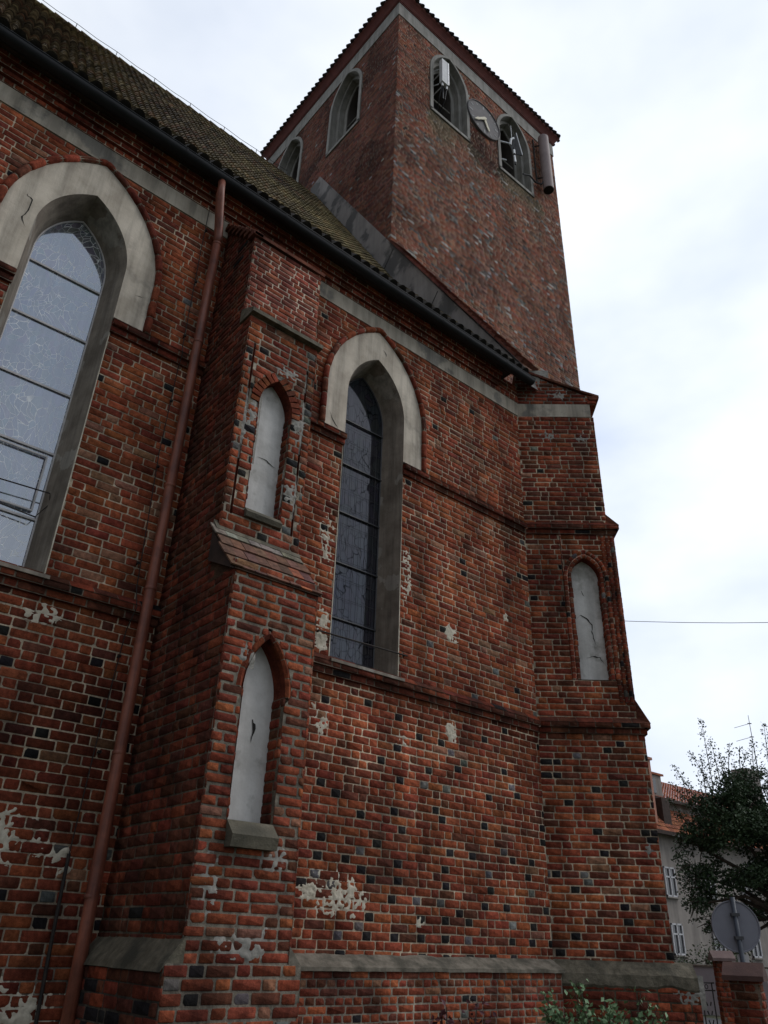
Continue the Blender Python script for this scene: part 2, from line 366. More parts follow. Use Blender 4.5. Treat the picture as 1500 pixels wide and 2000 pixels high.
def roll_arch(mb, P, path, rad, seg, cpick, rg, jw=.016, n=7, mcol=(.30, .27, .22)):
    """a moulded brick roll following path (list of (u,z)) cut into bricks with mortar joints; P maps (u,z)->world"""
    pts = [Vector((u, z)) for u, z in path]; cum = [0]
    for i in range(len(pts)-1): cum.append(cum[-1]+(pts[i+1]-pts[i]).length)
    def atl(l):
        for i in range(len(pts)-1):
            if l <= cum[i+1] or i == len(pts)-2:
                t = (l-cum[i])/max(1e-6, cum[i+1]-cum[i]); return pts[i].lerp(pts[i+1], min(1, max(0, t)))
    T = cum[-1]; k = max(1, round(T/seg)); sl = T/k
    for i in range(k):
        a, b = i*sl+jw/2, (i+1)*sl-jw/2; m = 5
        q = [P(*atl(a+(b-a)*j/m)) for j in range(m+1)]; f = rg.uniform(.92, 1.06)
        rs = [rad*f*.9]+[rad*f*rg.uniform(.98, 1.03)]*(m-1)+[rad*f*.9]
        mb.tube(q, rs, n, jit(cpick(rg), rg))
    m = max(8, k*4); mb.tube([P(*atl(T*j/m)) for j in range(m+1)], rad*.84, n, mcol)

def smear(parent, name, P, cu, cz, ru, rz, m, amp=.016, base=.003, seed=0, res=.014, fr=5.5, thr=.0):
    """ragged skim of old mortar lying over brickwork: P(u,z,depth)->world"""
    mb = MB(); nu, nz_ = int(2*ru/res), int(2*rz/res)
    for j in range(nz_+1):
        for i in range(nu+1):
            u = cu-ru+2*ru*i/nu; z = cz-rz+2*rz*j/nz_
            rr = math.hypot((u-cu)/ru, (z-cz)/rz)
            n1 = noise.noise(Vector((u*fr, z*fr, seed*3.1))); n2 = noise.noise(Vector((u*fr*4, z*fr*4, seed*1.7)))
            n3 = noise.noise(Vector((u*45, z*45, seed)))
            d = .0075+.011*(thr+n1*1.1+n2*1.3-rr**3*2.2)+.0025*n3
            d = max(-.02, min(.0165, d)); mb.v.append(tuple(P(u, z, d))); mb.c.append((.5, .5, .5))
    w = nu+1
    for j in range(nz_):
        for i in range(nu):
            q = (j*w+i, j*w+i+1, (j+1)*w+i+1, (j+1)*w+i); mb.f.append(q)
    return mb
M_SMEAR = mat("old_lime_mortar", (.40, .36, .28), (.60, .55, .45), scale=9, bump=.8, bscale=45)
M_SMEARG = mat("grey_cement_repair", (.21, .20, .18), (.30, .285, .255), scale=7, bump=.7, bscale=40)

# ================================================================= CHURCH
church = empty("church", (6, 8, 0), "gothic red brick church with tiled nave roof, stepped buttresses and square belfry tower", "church")
WY = 8.0
X_ = (1, 0, 0); NY = (0, -1, 0)
W1, W2 = 1.40, 6.335           # window axes
IW, OWD = .60, 1.00            # half widths: opening, outer edge of plaster surround
ZB, ZS, IA, OA = 4.85, 9.25, 10.24, 10.84

pk_lo = palette((4, 6, 3, 1.5, 0, .15, 0)); pk_hi = palette((6.2, 5, 1.5, .4, 0, 1.0, 0))
def pk_wall(u, z, rg):
    t = (z-4.6)*.8+noise.noise(Vector((u*.7, z*.7, 2)))*1.2
    return pk_hi(rg) if rg.random() < max(0, min(1, .5+t)) else pk_lo(rg)
pk_wall.pos = True
def hdr_wall(u, z, rg, k):
    if z < 4.4:
        p = .20 if (k % 2 == 0) else .07
        if z < 2.5 and k % 2 == 0: p = .55
    else: p = .07
    return (BLACK if rg.random() < .8 else GREYB) if rg.random() < p else None
def grime(col, u, z, rg):
    # soot and damp staining with its own ragged outline
    g = 1.0
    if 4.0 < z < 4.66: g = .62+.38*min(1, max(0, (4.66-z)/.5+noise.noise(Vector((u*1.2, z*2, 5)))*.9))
    if z > 10.2: g *= .92
    n_ = noise.noise(Vector((u*.55, z*.8, 11)));
    if n_ > .2: g *= 1-.5*min(1, (n_-.2)*3)
    return (col[0]*g, col[1]*g, col[2]*g)

nave = empty("nave_wall", (0, 0, 0)); nave.parent = church; nave.location = (-6, 0, 0)
def holes_wall(z):
    h = []
    for c in (W1, W2):
        if z < ZB: continue
        w = IW if z < 8.44 else arch_half(OWD+.05, ZS, OA+.05, z)
        if w > 0: h.append((c-w, c+w))
    h.append((3.40, 4.24) if z < 10.0 else (3.9, 3.9)); return [x for x in h if x[1] > x[0]]
b = Bricks(11)
b.panel((0, WY, 0), X_, NY, 1.42, 4.66, (-3.6, 9.95), holes_wall, .101, pk_wall, hdr_wall, grime, bond='flem', wave=.009)
b.panel((0, WY, 0), X_, NY, 4.66, 10.88, (-3.6, 9.95), holes_wall, .101, pk_wall, hdr_wall, grime, wave=.009)
b.panel((0, WY-.02, 0), X_, NY, 11.2, 11.62, (9.33, 9.98), None, .084, palette((1, 4, 4, 2, 0, 1, 0)), None, None, joint=.016)
b.mesh("brick_wall", M_BRICK, nave)

# newer facing of the plinth to the right of the buttress, old plinth to its left
b = Bricks(12)
b.panel((0, 7.80, 0), X_, NY, -.05, 1.33, (4.35, 9.86), None, .083, palette((1.6, 3, 4.5, 3, .3, 1, .1)), None, None, joint=.014, proud=(.002, .007), mortar=(.24, .215, .185), bond='eng', S=.24, H=.115)
b.panel((0, 7.96, 0), X_, NY, -.05, 1.42, (-3.6, 3.4), None, .1, pk_lo, None, None, mortar=(.34, .31, .27))
b.quad([(9.86, 7.80, 0), (9.86, 8.1, 0), (9.86, 8.1, 1.33), (9.86, 7.8, 1.33)])
b.mesh("plinth_brickwork", M_BRICK, nave)
mb = MB()
def ledge(mb, x0, x1, y_out, y_in, zf0, zf1, ztop, seed=0, n=60):
    rings = []
    for i in range(n+1):
        x = x0+(x1-x0)*i/n; w = .012*noise.noise(Vector((x*2.5, seed, 0)))+.006*noise.noise(Vector((x*11, seed, 4)))
        rings.append([(x, y_in, zf0), (x, y_out-w, zf0+w*.6), (x, y_out-w, zf1+w), (x, (y_out+y_in)/2, (zf1+ztop)/2+w), (x, y_in, ztop+w*1.4)])
    mb.loft(rings, False)
ledge(mb, 4.37, 9.9, 7.765, 8.02, 1.325, 1.365, 1.50, 1)
mb.build("plinth_ledge", M_LEDGE, nave)

# plaster band under the cornice
mb = MB()
mb.box(-3.6, 3.31, WY-.022, WY+.1, 10.88, 11.2); mb.box(5.03, 9.962, WY-.022, WY+.1, 10.88, 11.2)
mb.build_split("plaster_band", M_BAND, nave)

# corbelled cornice: four moulded courses
b = Bricks(13)
for k in range(4):
    y = WY-.035-.058*k; z0 = 11.2+.084*k
    x1 = 9.33 if k else 9.98
    b.panel((0, y, 0), X_, NY, z0, z0+.084, (-3.6, x1), None, .084, palette((.6, 3, 5, 2, 0, .2, 0)), None, None, joint=.014, mortar=(.52, .46, .38), proud=(.006, .014), S=.25 if k % 2 else .125, H=.125)
    ym = y
    b.quad([(-3.6, ym, z0), (x1, ym, z0), (x1, ym+.075, z0), (-3.6, ym+.075, z0)], DRED)
    b.quad([(-3.6, ym, z0+.084), (x1, ym, z0+.084), (x1, ym+.1, z0+.084), (-3.6, ym+.1, z0+.084)])
    b.quad([(x1, ym, z0), (x1, ym+.3, z0), (x1, ym+.3, z0+.084), (x1, ym, z0+.084)], BROWN)
b.mesh("brick_cornice", M_BRICK, nave)
mb = MB(); mb.box(-3.6, 9.5, 7.66, 8.02, 11.539, 11.60); mb.build("soffit_board", M_SOFF, nave)

# string courses
def string(b, O, U, N, u0, u1, zlo, e0=0, e1=0, left=False, right=False):
    """two projecting courses with a weathered top; e0/e1 stretch the ends for mitres"""
    O = Vector(O); U = Vector(U); N = Vector(N); _ps = palette((0, 1.4, 3.4, 5, .8, 0, 0)); pal = lambda rg: tuple(c*.85 for c in _ps(rg))
    for k, (pr, za, zb_) in enumerate(((.045, zlo, zlo+.088), (.095, zlo+.088, zlo+.17))):
        a, c = u0-e0*pr, u1+e1*pr
        b.panel(O+N*pr, U, N, za, zb_, (a, c), None, .088, pal, None, grime, joint=.012, proud=(.003, .009), mortar=(.2, .17, .14))
        q = lambda u, d, z: O+U*u+N*d+Vector((0, 0, z))
        b.quad([q(a, 0, za), q(c, 0, za), q(c, pr, za), q(a, pr, za)], DRED)
        if right: b.quad([q(c, 0, za), q(c, pr, za), q(c, pr, zb_), q(c, 0, zb_)], DRED)
        if left: b.quad([q(a, 0, za), q(a, pr, za), q(a, pr, zb_), q(a, 0, zb_)], DRED)
    a, c = u0-e0*.1, u1+e1*.1; n = max(1, int((c-a)/.26))
    for i in range(n):                      # weathering bricks on top
        x0, x1 = a+(c-a)*i/n+.005, a+(c-a)*(i+1)/n-.005; cc = jit(pal(b.rg), b.rg)
        b.quad([q(x0, .108, zlo+.165), q(x1, .108, zlo+.165), q(x1, 0, zlo+.262), q(x0, 0, zlo+.262)], cc)
    b.quad([q(a, .1, zlo+.165), q(c, .1, zlo+.165), q(c, 0, zlo+.255), q(a, 0, zlo+.255)], (.2, .17, .14))
    if right: b.quad([q(c, 0, zlo+.16), q(c, .1, zlo+.16), q(c, .1, zlo+.17), q(c, 0, zlo+.255)], DRED)
TM = math.tan(R(21))                     # mitre with the 42 degree buttress (inner corner)
b = Bricks(14)
for (x0, x1, e1) in ((-3.6, W1-IW, 0), (W1+IW, 3.33, 0), (4.3, W2-IW, 0), (W2+IW, 9.95, -TM)):
    string(b, (0, WY, 0), X_, NY, x0, x1, 8.22, 0, e1, right=(e1 == 0), left=True)
b.mesh("string_course", M_BRICK, nave)
b = Bricks(15)
for (x0, x1, e1) in ((-3.6, 3.33, 0), (4.3, 9.95, -TM)):
    string(b, (0, WY, 0), X_, NY, x0, x1, 4.63, 0, e1)
b.mesh("string_course", M_BRICK, nave)

# ragged old render patches on the wall
def PW(u, z, d): return (u, WY-d, z)
mbs = []
for i, (cx, cz, rx, rz, thr) in enumerate(((6.0, 2.10, .62, .34, .1), (6.35, 1.98, .25, .25, .0), (5.62, 4.02, .26, .30, -.25), (7.98, 4.28, .20, .24, .1), (7.03, 4.08, .22, .25, -.3), (8.02, 5.80, .22, .2, .15),
        (5.56, 6.6, .2, .5, -.2), (7.07, 6.5, .13, .75, .1), (5.58, 5.25, .17, .5, .1), (7.10, 8.9, .12, .35, -.2), (2.2, 2.35, .55, .34, 0), (2.75, 2.2, .28, .2, -.1), (2.05, 4.45, .4, .16, -.15), (9.3, 6.4, .11, .12, -.2),
        (7.4, 1.85, .14, .10, -.25))):
    mbs.append(smear(None, "", PW, cx, cz, rx, rz, None, seed=i, thr=thr))
for m_ in mbs: m_.build("old_render_patch", M_SMEAR, nave, smooth=True)
smear(None, "", lambda u, z, d: (u, 7.958-d, z), 1.5, .74, 2.1, .64, None, seed=41, thr=.62).build("old_whitewash", M_SMEAR, nave, smooth=True)

# ------------------------------------------------ lancet windows
ACC = Vector((0, 0, 0))
def lancet(cx, glass, barm, bright):
    w = empty("lancet_window", (0, 0, 0)); w.parent = church; w.location = Vector((cx, WY, 4.85))-Vector(church.location)
    P = lambda pts, y: [(cx+u, y, z) for u, z in pts]
    # plaster surround (ring)
    o = arch_pts(OWD, 8.43, ZS, OA, 18); i_ = arch_pts(IW, 8.43, ZS, IA, 18); mb = MB()
    mb.loft([P(o, WY), P(o, WY-.03), P(i_, WY-.03)], False)
    mb.build("plaster_surround", M_PLAST, w)
    # hood mould roll
    mb = MB(); h = arch_pts(OWD+.045, 8.43, ZS, OA+.05, 18)
    roll_arch(mb, lambda u, z: Vector((cx+u, WY-.035, z)), h, .052, .27, palette((0, 3, 5, 2, 0, 0, 0)), random.Random(5+int(cx)))
    mb.build("hood_mould", M_BRICK, w, smooth=True)
    # splayed reveal
    a0 = arch_pts(IW, ZB, ZS, IA, 22); a1 = arch_pts(IW-.13, ZB, ZS, IA-.14, 22); mb = MB()
    rings = []
    for t in (0, .06, .35, .7, 1.0):
        ring = []
        for (u, z), (u2, z2) in zip(a0, a1):
            y = WY-.03+(.43)*t if z > 8.43 else WY-.004+.404*t
            wob = .008*noise.noise(Vector((z*3, t*3, cx))); ring.append((cx+u+(u2-u)*t+wob, y, z+(z2-z)*t))
        rings.append(ring)
    mb.loft(rings, False)
    me_ = MB()
    for sx in (-1, 1): me_.box(cx+sx*(IW-.0)-(.014 if sx > 0 else .0)+(.014 if sx > 0 else -.014), cx+sx*IW+(.014 if sx > 0 else 0), WY-.012, WY+.02, ZB, 8.22)
    me_.build_split("mortar_edge", M_SMEAR, w)
    # sloping sill
    mb.add([(cx-IW-.04, WY-.12, 4.83), (cx+IW+.04, WY-.12, 4.83), (cx+IW-.12, 8.41, 4.97), (cx-IW+.12, 8.41, 4.97), (cx-IW-.04, WY-.12, 4.79), (cx+IW+.04, WY-.12, 4.79), (cx+IW+.04, WY, 4.79), (cx-IW-.04, WY, 4.79)],
           [(0, 1, 2, 3), (4, 5, 1, 0), (7, 6, 5, 4), (5, 6, 1), (7, 4, 0)])
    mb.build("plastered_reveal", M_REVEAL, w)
    # glass
    gz = arch_pts(IW-.12, 4.9, ZS, IA-.15, 22)
    mb = MB(); mb.fan([(cx+u, 8.40, z) for u, z in gz]); mb.build("glass", glass, w)
    # edge frame and horizontal bars
    mb = MB(); mb.tube([(cx+u*.985, 8.385, z) for u, z in gz], .014, 6)
    mb.build("window_frame", barm, w)
    for k, z in enumerate((5.62, 6.49, 7.34, 8.21, 9.06)):
        ww = arch_half(IW-.12, ZS, IA-.15, z); mb = MB()
        th = .026 if bright else .016
        mb.box(cx-ww, cx+ww, 8.375 if bright else 8.36, 8.39, z-th/2, z+th/2); mb.build("glazing_bar", barm, w)
    if bright:                                # opening casement and its rods
        mb = MB()
        for (za, zb_) in ((6.10, 6.13), (6.42, 6.44)): mb.box(cx-.40, cx+.40, 8.36, 8.38, 5.70 if za < 6.2 else 6.41, 5.72 if za < 6.2 else 6.43)
        mb.box(cx+.38, cx+.40, 8.36, 8.38, 5.72, 6.41); mb.box(cx-.40, cx-.38, 8.36, 8.38, 5.72, 6.41)
        mb.build("casement_frame", barm, w)
        mb = MB(); mb.tube([(cx-.6, 8.24, 5.86), (cx+.50, 8.24, 5.92), (cx+.53, 8.26, 5.80), (cx+.42, 8.27, 5.60), (cx-.5, 8.27, 5.66)], .008, 6)
        mb.build("opening_rod", M_IRON, w)
    else:
        mb = MB(); mb.tube([(cx-.82, WY-.05, 5.17), (cx+.74, WY-.05, 5.20)], .011, 6); mb.tube([(cx-.82, WY-.06, 5.17), (cx-.82, WY+.02, 5.17)], .013, 6); mb.tube([(cx+.70, WY-.06, 5.20), (cx+.70, WY+.02, 5.20)], .013, 6)
        for kx in range(5): pass
        mb.build_split("tie_rod", M_IRON, w)
        # fine protective mesh wires
        mb = MB()
        for k in range(1, 8): mb.tube([(cx-.48+.12*k, 8.375, 4.92), (cx-.48+.12*k, 8.375, 8.9)], .0028, 4)
        for k in range(14): mb.tube([(cx-.47, 8.372, 5.05+.30*k), (cx+.47, 8.372, 5.05+.30*k)], .0028, 4)
        mb.build_split("saddle_wire", barm, w)
    return w
lancet(W1, M_GLASS_L, M_BAR, True)
lancet(W2, M_GLASS_R, M_BARD, False)

def crack(mb, P, pts, w=.006, d=.003, seed=1):
    rg = random.Random(seed); q = []
    for i in range(len(pts)-1):
        for t in (0, .33, .66): q.append((pts[i][0]+(pts[i+1][0]-pts[i][0])*t+rg.uniform(-.008, .008), pts[i][1]+(pts[i+1][1]-pts[i][1])*t+rg.uniform(-.008, .008)))
    q.append(pts[-1]); V = []
    for i, (u, z) in enumerate(q):
        t = i/(len(q)-1); ww = w*math.sin(math.pi*min(1, max(.06, t)))*rg.uniform(.6, 1.2)+.001
        V += [P(u-ww/2, z-ww/2, d), P(u+ww/2, z+ww/2, d)]
    mb.add(V, [(2*i, 2*i+1, 2*i+3, 2*i+2) for i in range(len(q)-1)])
mb = MB(); PP = lambda u, z, d: (u, WY-.03-d, z)
crack(mb, PP, [(.62, 9.62), (.70, 9.58), (.70, 9.38), (.66, 9.25), (.72, 9.12)], .02, seed=2)
crack(mb, PP, [(2.2, 8.95), (2.32, 9.0)], .012, seed=3); crack(mb, PP, [(5.42, 8.72), (5.5, 8.55), (5.6, 8.47)], .01, seed=4); crack(mb, PP, [(6.42, 10.5), (6.5, 10.44), (6.48, 10.38)], .014, seed=5)
mb.build_split("plaster_crack", M_CRACK, nave)

# ------------------------------------------------ niches
def niche(parent, P, c, w, z0, s, a, depth, ring, sill, seed, edge_proud=.006, sill_dim=(.10, .22)):
    """blind pointed niche; P(u,z,d)->world with d outward"""
    g = empty("blind_niche", (0, 0, 0)); g.parent = parent
    pp = Vector(P(c, z0, 0)); g.location = pp-worldloc(parent)
    out = arch_pts(w, z0, s, a, 12)
    mb = MB(); mb.loft([[P(c+u, z, edge_proud) for u, z in out], [P(c+u, z, -depth*.5) for u, z in out], [P(c+u, z, -depth) for u, z in out]], False, col=DRED)
    mb.add([P(c-w, z0, 0), P(c+w, z0, 0), P(c+w, z0, -depth), P(c-w, z0, -depth)], [(0, 1, 2, 3)], (.2, .18, .15))
    rg = random.Random(seed)
    mb.build("niche_reveal", M_BRICK, g)
    for sg in (-1, 1):
        rb = Bricks(seed+7+sg)
        o0 = Vector(P(c+sg*(w-.004), 0, edge_proud)); din = Vector(P(c+sg*w, 0, -1))-Vector(P(c+sg*w, 0, 0)); nn = (Vector(P(c, 0, 0))-Vector(P(c+sg*w, 0, 0))).normalized()
        rb.panel(o0, din, nn, z0, s, (0, depth+edge_proud), None, .095, palette((1, 3, 4, 3, 0, 0, 0)), None, None, joint=.018, proud=(.004, .014), mortar=(.25, .22, .18), bond='head', H=.19)
        rb.mesh("jamb_brickwork", M_BRICK, g)
    mb = MB(); mb.fan([P(c+u, z, -depth+.002) for u, z in out]); mb.build("niche_plaster", M_NICHE, g)
    b = Bricks(seed)
    # reveal brick courses on both jambs
    if ring == 'roll':
        for off, rad, dd in ((.028, .034, -.008), (.108, .036, .010), ):
            mb = MB(); path = arch_pts(w+off, z0, s, a+off*1.1, 12)
            roll_arch(mb, lambda u, z: Vector(P(c+u, z, dd)), path, rad, .098, palette((1, 4, 4, 2, .3, .2, .3)), rg, jw=.014, mcol=(.30, .27, .23))
            mb.build("moulded_brick_order", M_BRICK, g, smooth=False)
    elif ring == 'flat':
        mb = MB(); path = [p for p in arch_pts(w+.04, z0, s, a+.05, 12)][1:-1]
        roll_arch(mb, lambda u, z: Vector(P(c+u, z, -.03)), path, .045, .19, palette((3, 5, 2, 0, 0, 0, 0)), rg, jw=.01, n=6, mcol=(.28, .25, .2)); mb.build("arch_brick_ring", M_BRICK, g)
    elif ring == 'soldier':
        mb = MB(); q = arch_pts(w+.002, z0, s, a, 7)[1:-1]
        n_ = len(q)
        for i in range(n_-1):
            (u0, za), (u1, zb_) = q[i], q[i+1]; t = Vector((u1-u0, zb_-za)); ln = t.length; t.normalize(); nn = Vector((-t.y, t.x))
            k = max(1, round(ln/.075))
            for j in range(k):
                a0 = Vector((u0, za))+t*(ln*j/k+.006); a1 = Vector((u0, za))+t*(ln*(j+1)/k-.006); l_ = .125+rg.uniform(-.01, .01)
                pts = [a0, a1, a1+nn*l_, a0+nn*l_]
                pr = .012+rg.uniform(0, .006); V = [P(c+x.x, x.y, pr) for x in pts]+[P(c+x.x, x.y, -.02) for x in pts]
                mb.add(V, [(0, 1, 2, 3), (0, 4, 5, 1), (1, 5, 6, 2), (2, 6, 7, 3), (3, 7, 4, 0)], jit(palette((4, 4, 2, 1, 0, 0, 0))(rg), rg))
        mb.build("arch_brick_ring", M_BRICK, g)
    if sill:
        mb = MB(); pr, h = sill_dim; e = .03
        V = [P(c-w+.005, z0+.03, -depth+.01), P(c+w-.005, z0+.03, -depth+.01), P(c+w, z0-.0, .01), P(c-w, z0-.0, .01),
             P(c-w-.0, z0-h*.55, pr), P(c+w+.0, z0-h*.55, pr), P(c-w, z0-h, pr-.02), P(c+w, z0-h, pr-.02), P(c-w, z0-h, -.02), P(c+w, z0-h, -.02), P(c-w, z0, -.02), P(c+w, z0, -.02)]
        mb.add(V, [(0, 1, 2, 3), (3, 2, 5, 4), (4, 5, 7, 6), (6, 7, 9, 8), (3, 4, 6, 8, 10), (2, 11, 9, 7, 5)])
        mb.build("sill_stone", M_CEMENT, g)
    return g

# ------------------------------------------------ left buttress
butt = empty("stepped_buttress", (0, 0, 0)); butt.parent = church; butt.location = Vector((3.82, 7.2, 0))-Vector(church.location)
BX0, BX1 = 3.31, 4.33
pk_b = palette((3.0, 5, 3.4, 1.4, 0, .7, 0)); pk_b3 = lambda rg: rg.choice([(.27, .075, .050), (.23, .068, .050), (.20, .065, .052), (.29, .10, .07), (.17, .055, .045), (.30, .085, .05)])
hdr_b = lambda u, z, rg, k: (BLACK if rg.random() < .6 else GREYB) if rg.random() < .18 else None
bb = Bricks(21)
LX = (0, -1, 0)   # along the left face, u = -y
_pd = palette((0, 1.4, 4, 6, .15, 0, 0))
pk_lface = lambda rg: tuple(c*.78 for c in _pd(rg))  # bricks of the left face, darker than those of the front
def lface(z0, z1, y0, y1, x, course=.101, pick=pk_lface, **k):
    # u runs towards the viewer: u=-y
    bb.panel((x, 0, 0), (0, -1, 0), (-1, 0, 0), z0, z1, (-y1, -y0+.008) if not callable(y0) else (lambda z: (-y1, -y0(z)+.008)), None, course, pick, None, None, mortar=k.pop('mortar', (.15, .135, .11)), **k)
def rface(z0, z1, y0, y1, x, **k):
    bb.panel((x, 0, 0), (0, 1, 0), (1, 0, 0), z0, z1, (y0-.008, y1), None, .101, pk_lo, None, None)
CEM = (.27, .25, .215)
# stage 1
Y1, Y2, Y3 = 6.32, 6.79, 7.02
N1 = (3.80, .235, 2.50, 3.66, 4.20); N2 = (3.815, .235, 5.80, 7.25, 7.70)
def hole(n, extra=0):
    def f(z):
        if not (n[2] < z < n[4]+extra): return []
        w = arch_half(n[1]+extra, n[3], n[4]+extra, z) if z > n[3]-.02 else n[1]
        return [(n[0]-w, n[0]+w)]
    return f
bb.panel((0, Y1, 0), X_, NY, 1.42, 4.93, (BX0-.008, BX1+.008), hole(N1, .075), .090, pk_b, None, None, joint=.021, mortar=CEM, wave=.009, S=.26)
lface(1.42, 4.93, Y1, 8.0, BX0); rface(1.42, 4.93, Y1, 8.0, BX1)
# plinth
bb.panel((0, Y1-.015, 0), X_, NY, -.05, 1.42, (3.17, 4.45), None, .098, palette((2.2, 5, 4, 2.4, 0, .8, 0)), hdr_b, None, joint=.021, mortar=CEM, wave=.01, bond='flem')
bb.panel((3.17, 0, 0), (0, -1, 0), (-1, 0, 0), -.05, 1.36, (-8, -Y1+.02), None, .101, palette((0, 1, 3, 5, 3, 0, 0)), None, None, mortar=(.1, .09, .08))
bb.panel((4.45, 0, 0), (0, 1, 0), (1, 0, 0), -.05, 1.36, (Y1-.02, 8), None, .101, pk_lo)
# stage 2: front with roll-grooved corners
g0, g1, g2, g3 = BX0+.095, BX0+.125, BX1-.125, BX1-.095
def h2(z):
    h = hole(N2, .12)(z) if z > 7.2 else hole(N2)(z)
    if 5.62 < z < 8.05: h = h+[(g0, g1), (g2, g3)]
    return h
bb.panel((0, Y2, 0), X_, NY, 5.36, 8.50, (BX0-.008, BX1+.008), h2, .101, palette((3.4, 4.5, 2, 1, 0, .5, 0)), hdr_b, None, joint=.018, mortar=(.36, .33, .28), wave=.008)
for (a, c) in ((g0, g1), (g2, g3)):
    bb.quad([(a, Y2+.035, 5.62), (c, Y2+.035, 5.62), (c, Y2+.035, 8.05), (a, Y2+.035, 8.05)], BROWN)
    bb.quad([(a, Y2, 5.62), (a, Y2+.035, 5.62), (a, Y2+.035, 8.05), (a, Y2, 8.05)], DRED); bb.quad([(c, Y2, 5.62), (c, Y2+.035, 5.62), (c, Y2+.035, 8.05), (c, Y2, 8.05)], DRED)
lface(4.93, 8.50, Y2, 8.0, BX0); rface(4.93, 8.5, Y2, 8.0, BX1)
# stage 3: later, tidier brickwork; slightly battered towards the top
bb.panel((0, Y3, 0), X_, NY, 8.55, 10.10, (BX0-.008, 4.43), None, .083, pk_b3, None, None, joint=.013, mortar=(.56, .50, .43), wave=.002, S=.25, H=.12)
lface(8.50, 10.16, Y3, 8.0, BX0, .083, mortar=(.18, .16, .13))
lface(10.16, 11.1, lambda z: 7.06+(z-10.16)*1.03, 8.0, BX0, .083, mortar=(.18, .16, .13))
bb.panel((4.43, 0, 0), (0, 1, 0), (1, 0, 0), 8.55, 10.1, (Y3-.008, 8.0), None, .083, pk_b3)
bb.mesh("brick_body", M_BRICK, butt)
# lean-to tile top under the eaves
mb = MB(); mb.prism([(3.27, 6.97, 10.10), (3.27, 6.97, 10.16), (3.27, 8.0, 11.20), (3.27, 8.0, 11.14)], (1.20, 0, 0), BROWN)
rg = random.Random(4)
for k in range(7):
    y = 6.97+k*.145; z = 10.14+(y-6.97)*1.01
    mb.box(3.25, 3.40, y, y+.17, z-.03+rg.uniform(-.006, .006), z+.045+rg.uniform(-.006, .01), jit(BROWN, rg))
mb.build("top_weathering", M_BRICK, butt)
# stone ledge between stage 2 and 3
mb = MB(); mb.prism([(3.28, 6.70, 8.50), (3.28, 6.70, 8.56), (3.28, 7.03, 8.74), (3.28, 7.03, 8.50)], (1.09, 0, 0)); mb.build("stone_ledge", M_CEMENT, butt)
# tiled weathering between stage 1 and 2
mb = MB(); rg = random.Random(9)
sl = Vector((0, -.52, -.62)); A0 = Vector((3.27, 6.80, 5.47))
mb.prism([(3.30, 6.82, 5.40), (3.30, 6.295, 4.815), (3.30, 6.29, 4.80), (3.30, 6.82, 4.80)], (1.03, 0, 0), (.05, .03, .02))  # near-black underside, the shadow of the tile overhang put into its colour
for row in range(4):
    ncol = 8
    for i in range(ncol):
        x0 = 3.25+1.13*i/ncol+(0 if row % 2 else -.03); x1 = x0+1.13/ncol-.004
        t0, t1 = row/4*.98, (row+1)/4*.98+.05; jz = rg.uniform(-.004, .004); dx = rg.uniform(-.004, .004)
        base = Vector((0, 6.84, 5.49)); d_ = Vector((0, -.52, -.66)); up = Vector((0, -.785, .62))
        a_ = base+d_*t0+up*.012; b_ = base+d_*t1+up*(.034+jz)
        c_ = rg.choice([(.16, .085, .065), (.19, .10, .075), (.14, .08, .065), (.21, .12, .09)])
        if (row, i) in ((2, 6), (3, 6)): c_ = (.40, .14, .085)
        lo_ = up*-.016
        if row == 0: c_ = (.22, .205, .18)
        V = [(x0+dx, a_.y, a_.z), (x1+dx, a_.y, a_.z), (x1+dx, b_.y, b_.z), (x0+dx, b_.y, b_.z)]
        V += [(v[0], v[1]+lo_.y, v[2]+lo_.z) for v in V]
        mb.add(V, [(0, 1, 2, 3), (4, 7, 6, 5), (3, 2, 6, 7), (0, 3, 7, 4), (1, 5, 6, 2)], jit(c_, rg, .08))
mb.build("tiled_weathering", M_TILE, butt)
mb = MB(); mb.prism([(3.26, 6.84, 5.55), (3.26, 6.74, 5.41), (3.26, 6.76, 5.37), (3.26, 6.84, 5.40)], (1.09, 0, 0)); mb.build("cement_fillet", M_CEMENT, butt)
mb = MB(); mb.prism([(3.30, 6.83, 5.42), (3.30, 6.31, 4.83), (3.30, 6.31, 4.80), (3.30, 6.83, 5.05)], (-.04, 0, 0)); mb.prism([(4.33, 6.83, 5.42), (4.33, 6.31, 4.83), (4.33, 6.31, 4.80), (4.33, 6.83, 5.05)], (.04, 0, 0)); mb.build_split("verge_board", M_SOFF, butt)
# sloping plinth offset on the left side
mb = MB()
V = []
for i in range(13):
    y = 8.0-(8.0-Y1+.02)*i/12; w = .01*noise.noise(Vector((y*4, 1, 2)))
    V += [(3.135, y, 1.36+w), (3.165, y, 1.42+w), (3.315, y, 1.60+w)]
mb.add(V, [(3*i+j, 3*i+j+1, 3*i+j+4, 3*i+j+3) for i in range(12) for j in (0, 1)]+[(36, 37, 38)])
mb.add([(3.16, Y1-.012, 1.30), (3.33, Y1-.012, 1.30), (3.33, Y1-.012, 1.61), (3.165, Y1-.012, 1.42)], [(0, 1, 2, 3)])
mb.build("plinth_offset", M_CEMENT, butt)
mb = MB(); mb.prism([(4.32, Y1-.01, 1.56), (4.46, Y1-.01, 1.40), (4.32, Y1-.01, 1.36)], (0, 1.69, 0)); mb.build("plinth_offset", M_LEDGE, butt)
niche(butt, lambda u, z, d: (u, Y1-d, z), N1[0], N1[1], N1[2], N1[3], N1[4], .20, 'flat', True, 31, sill_dim=(.13, .22))
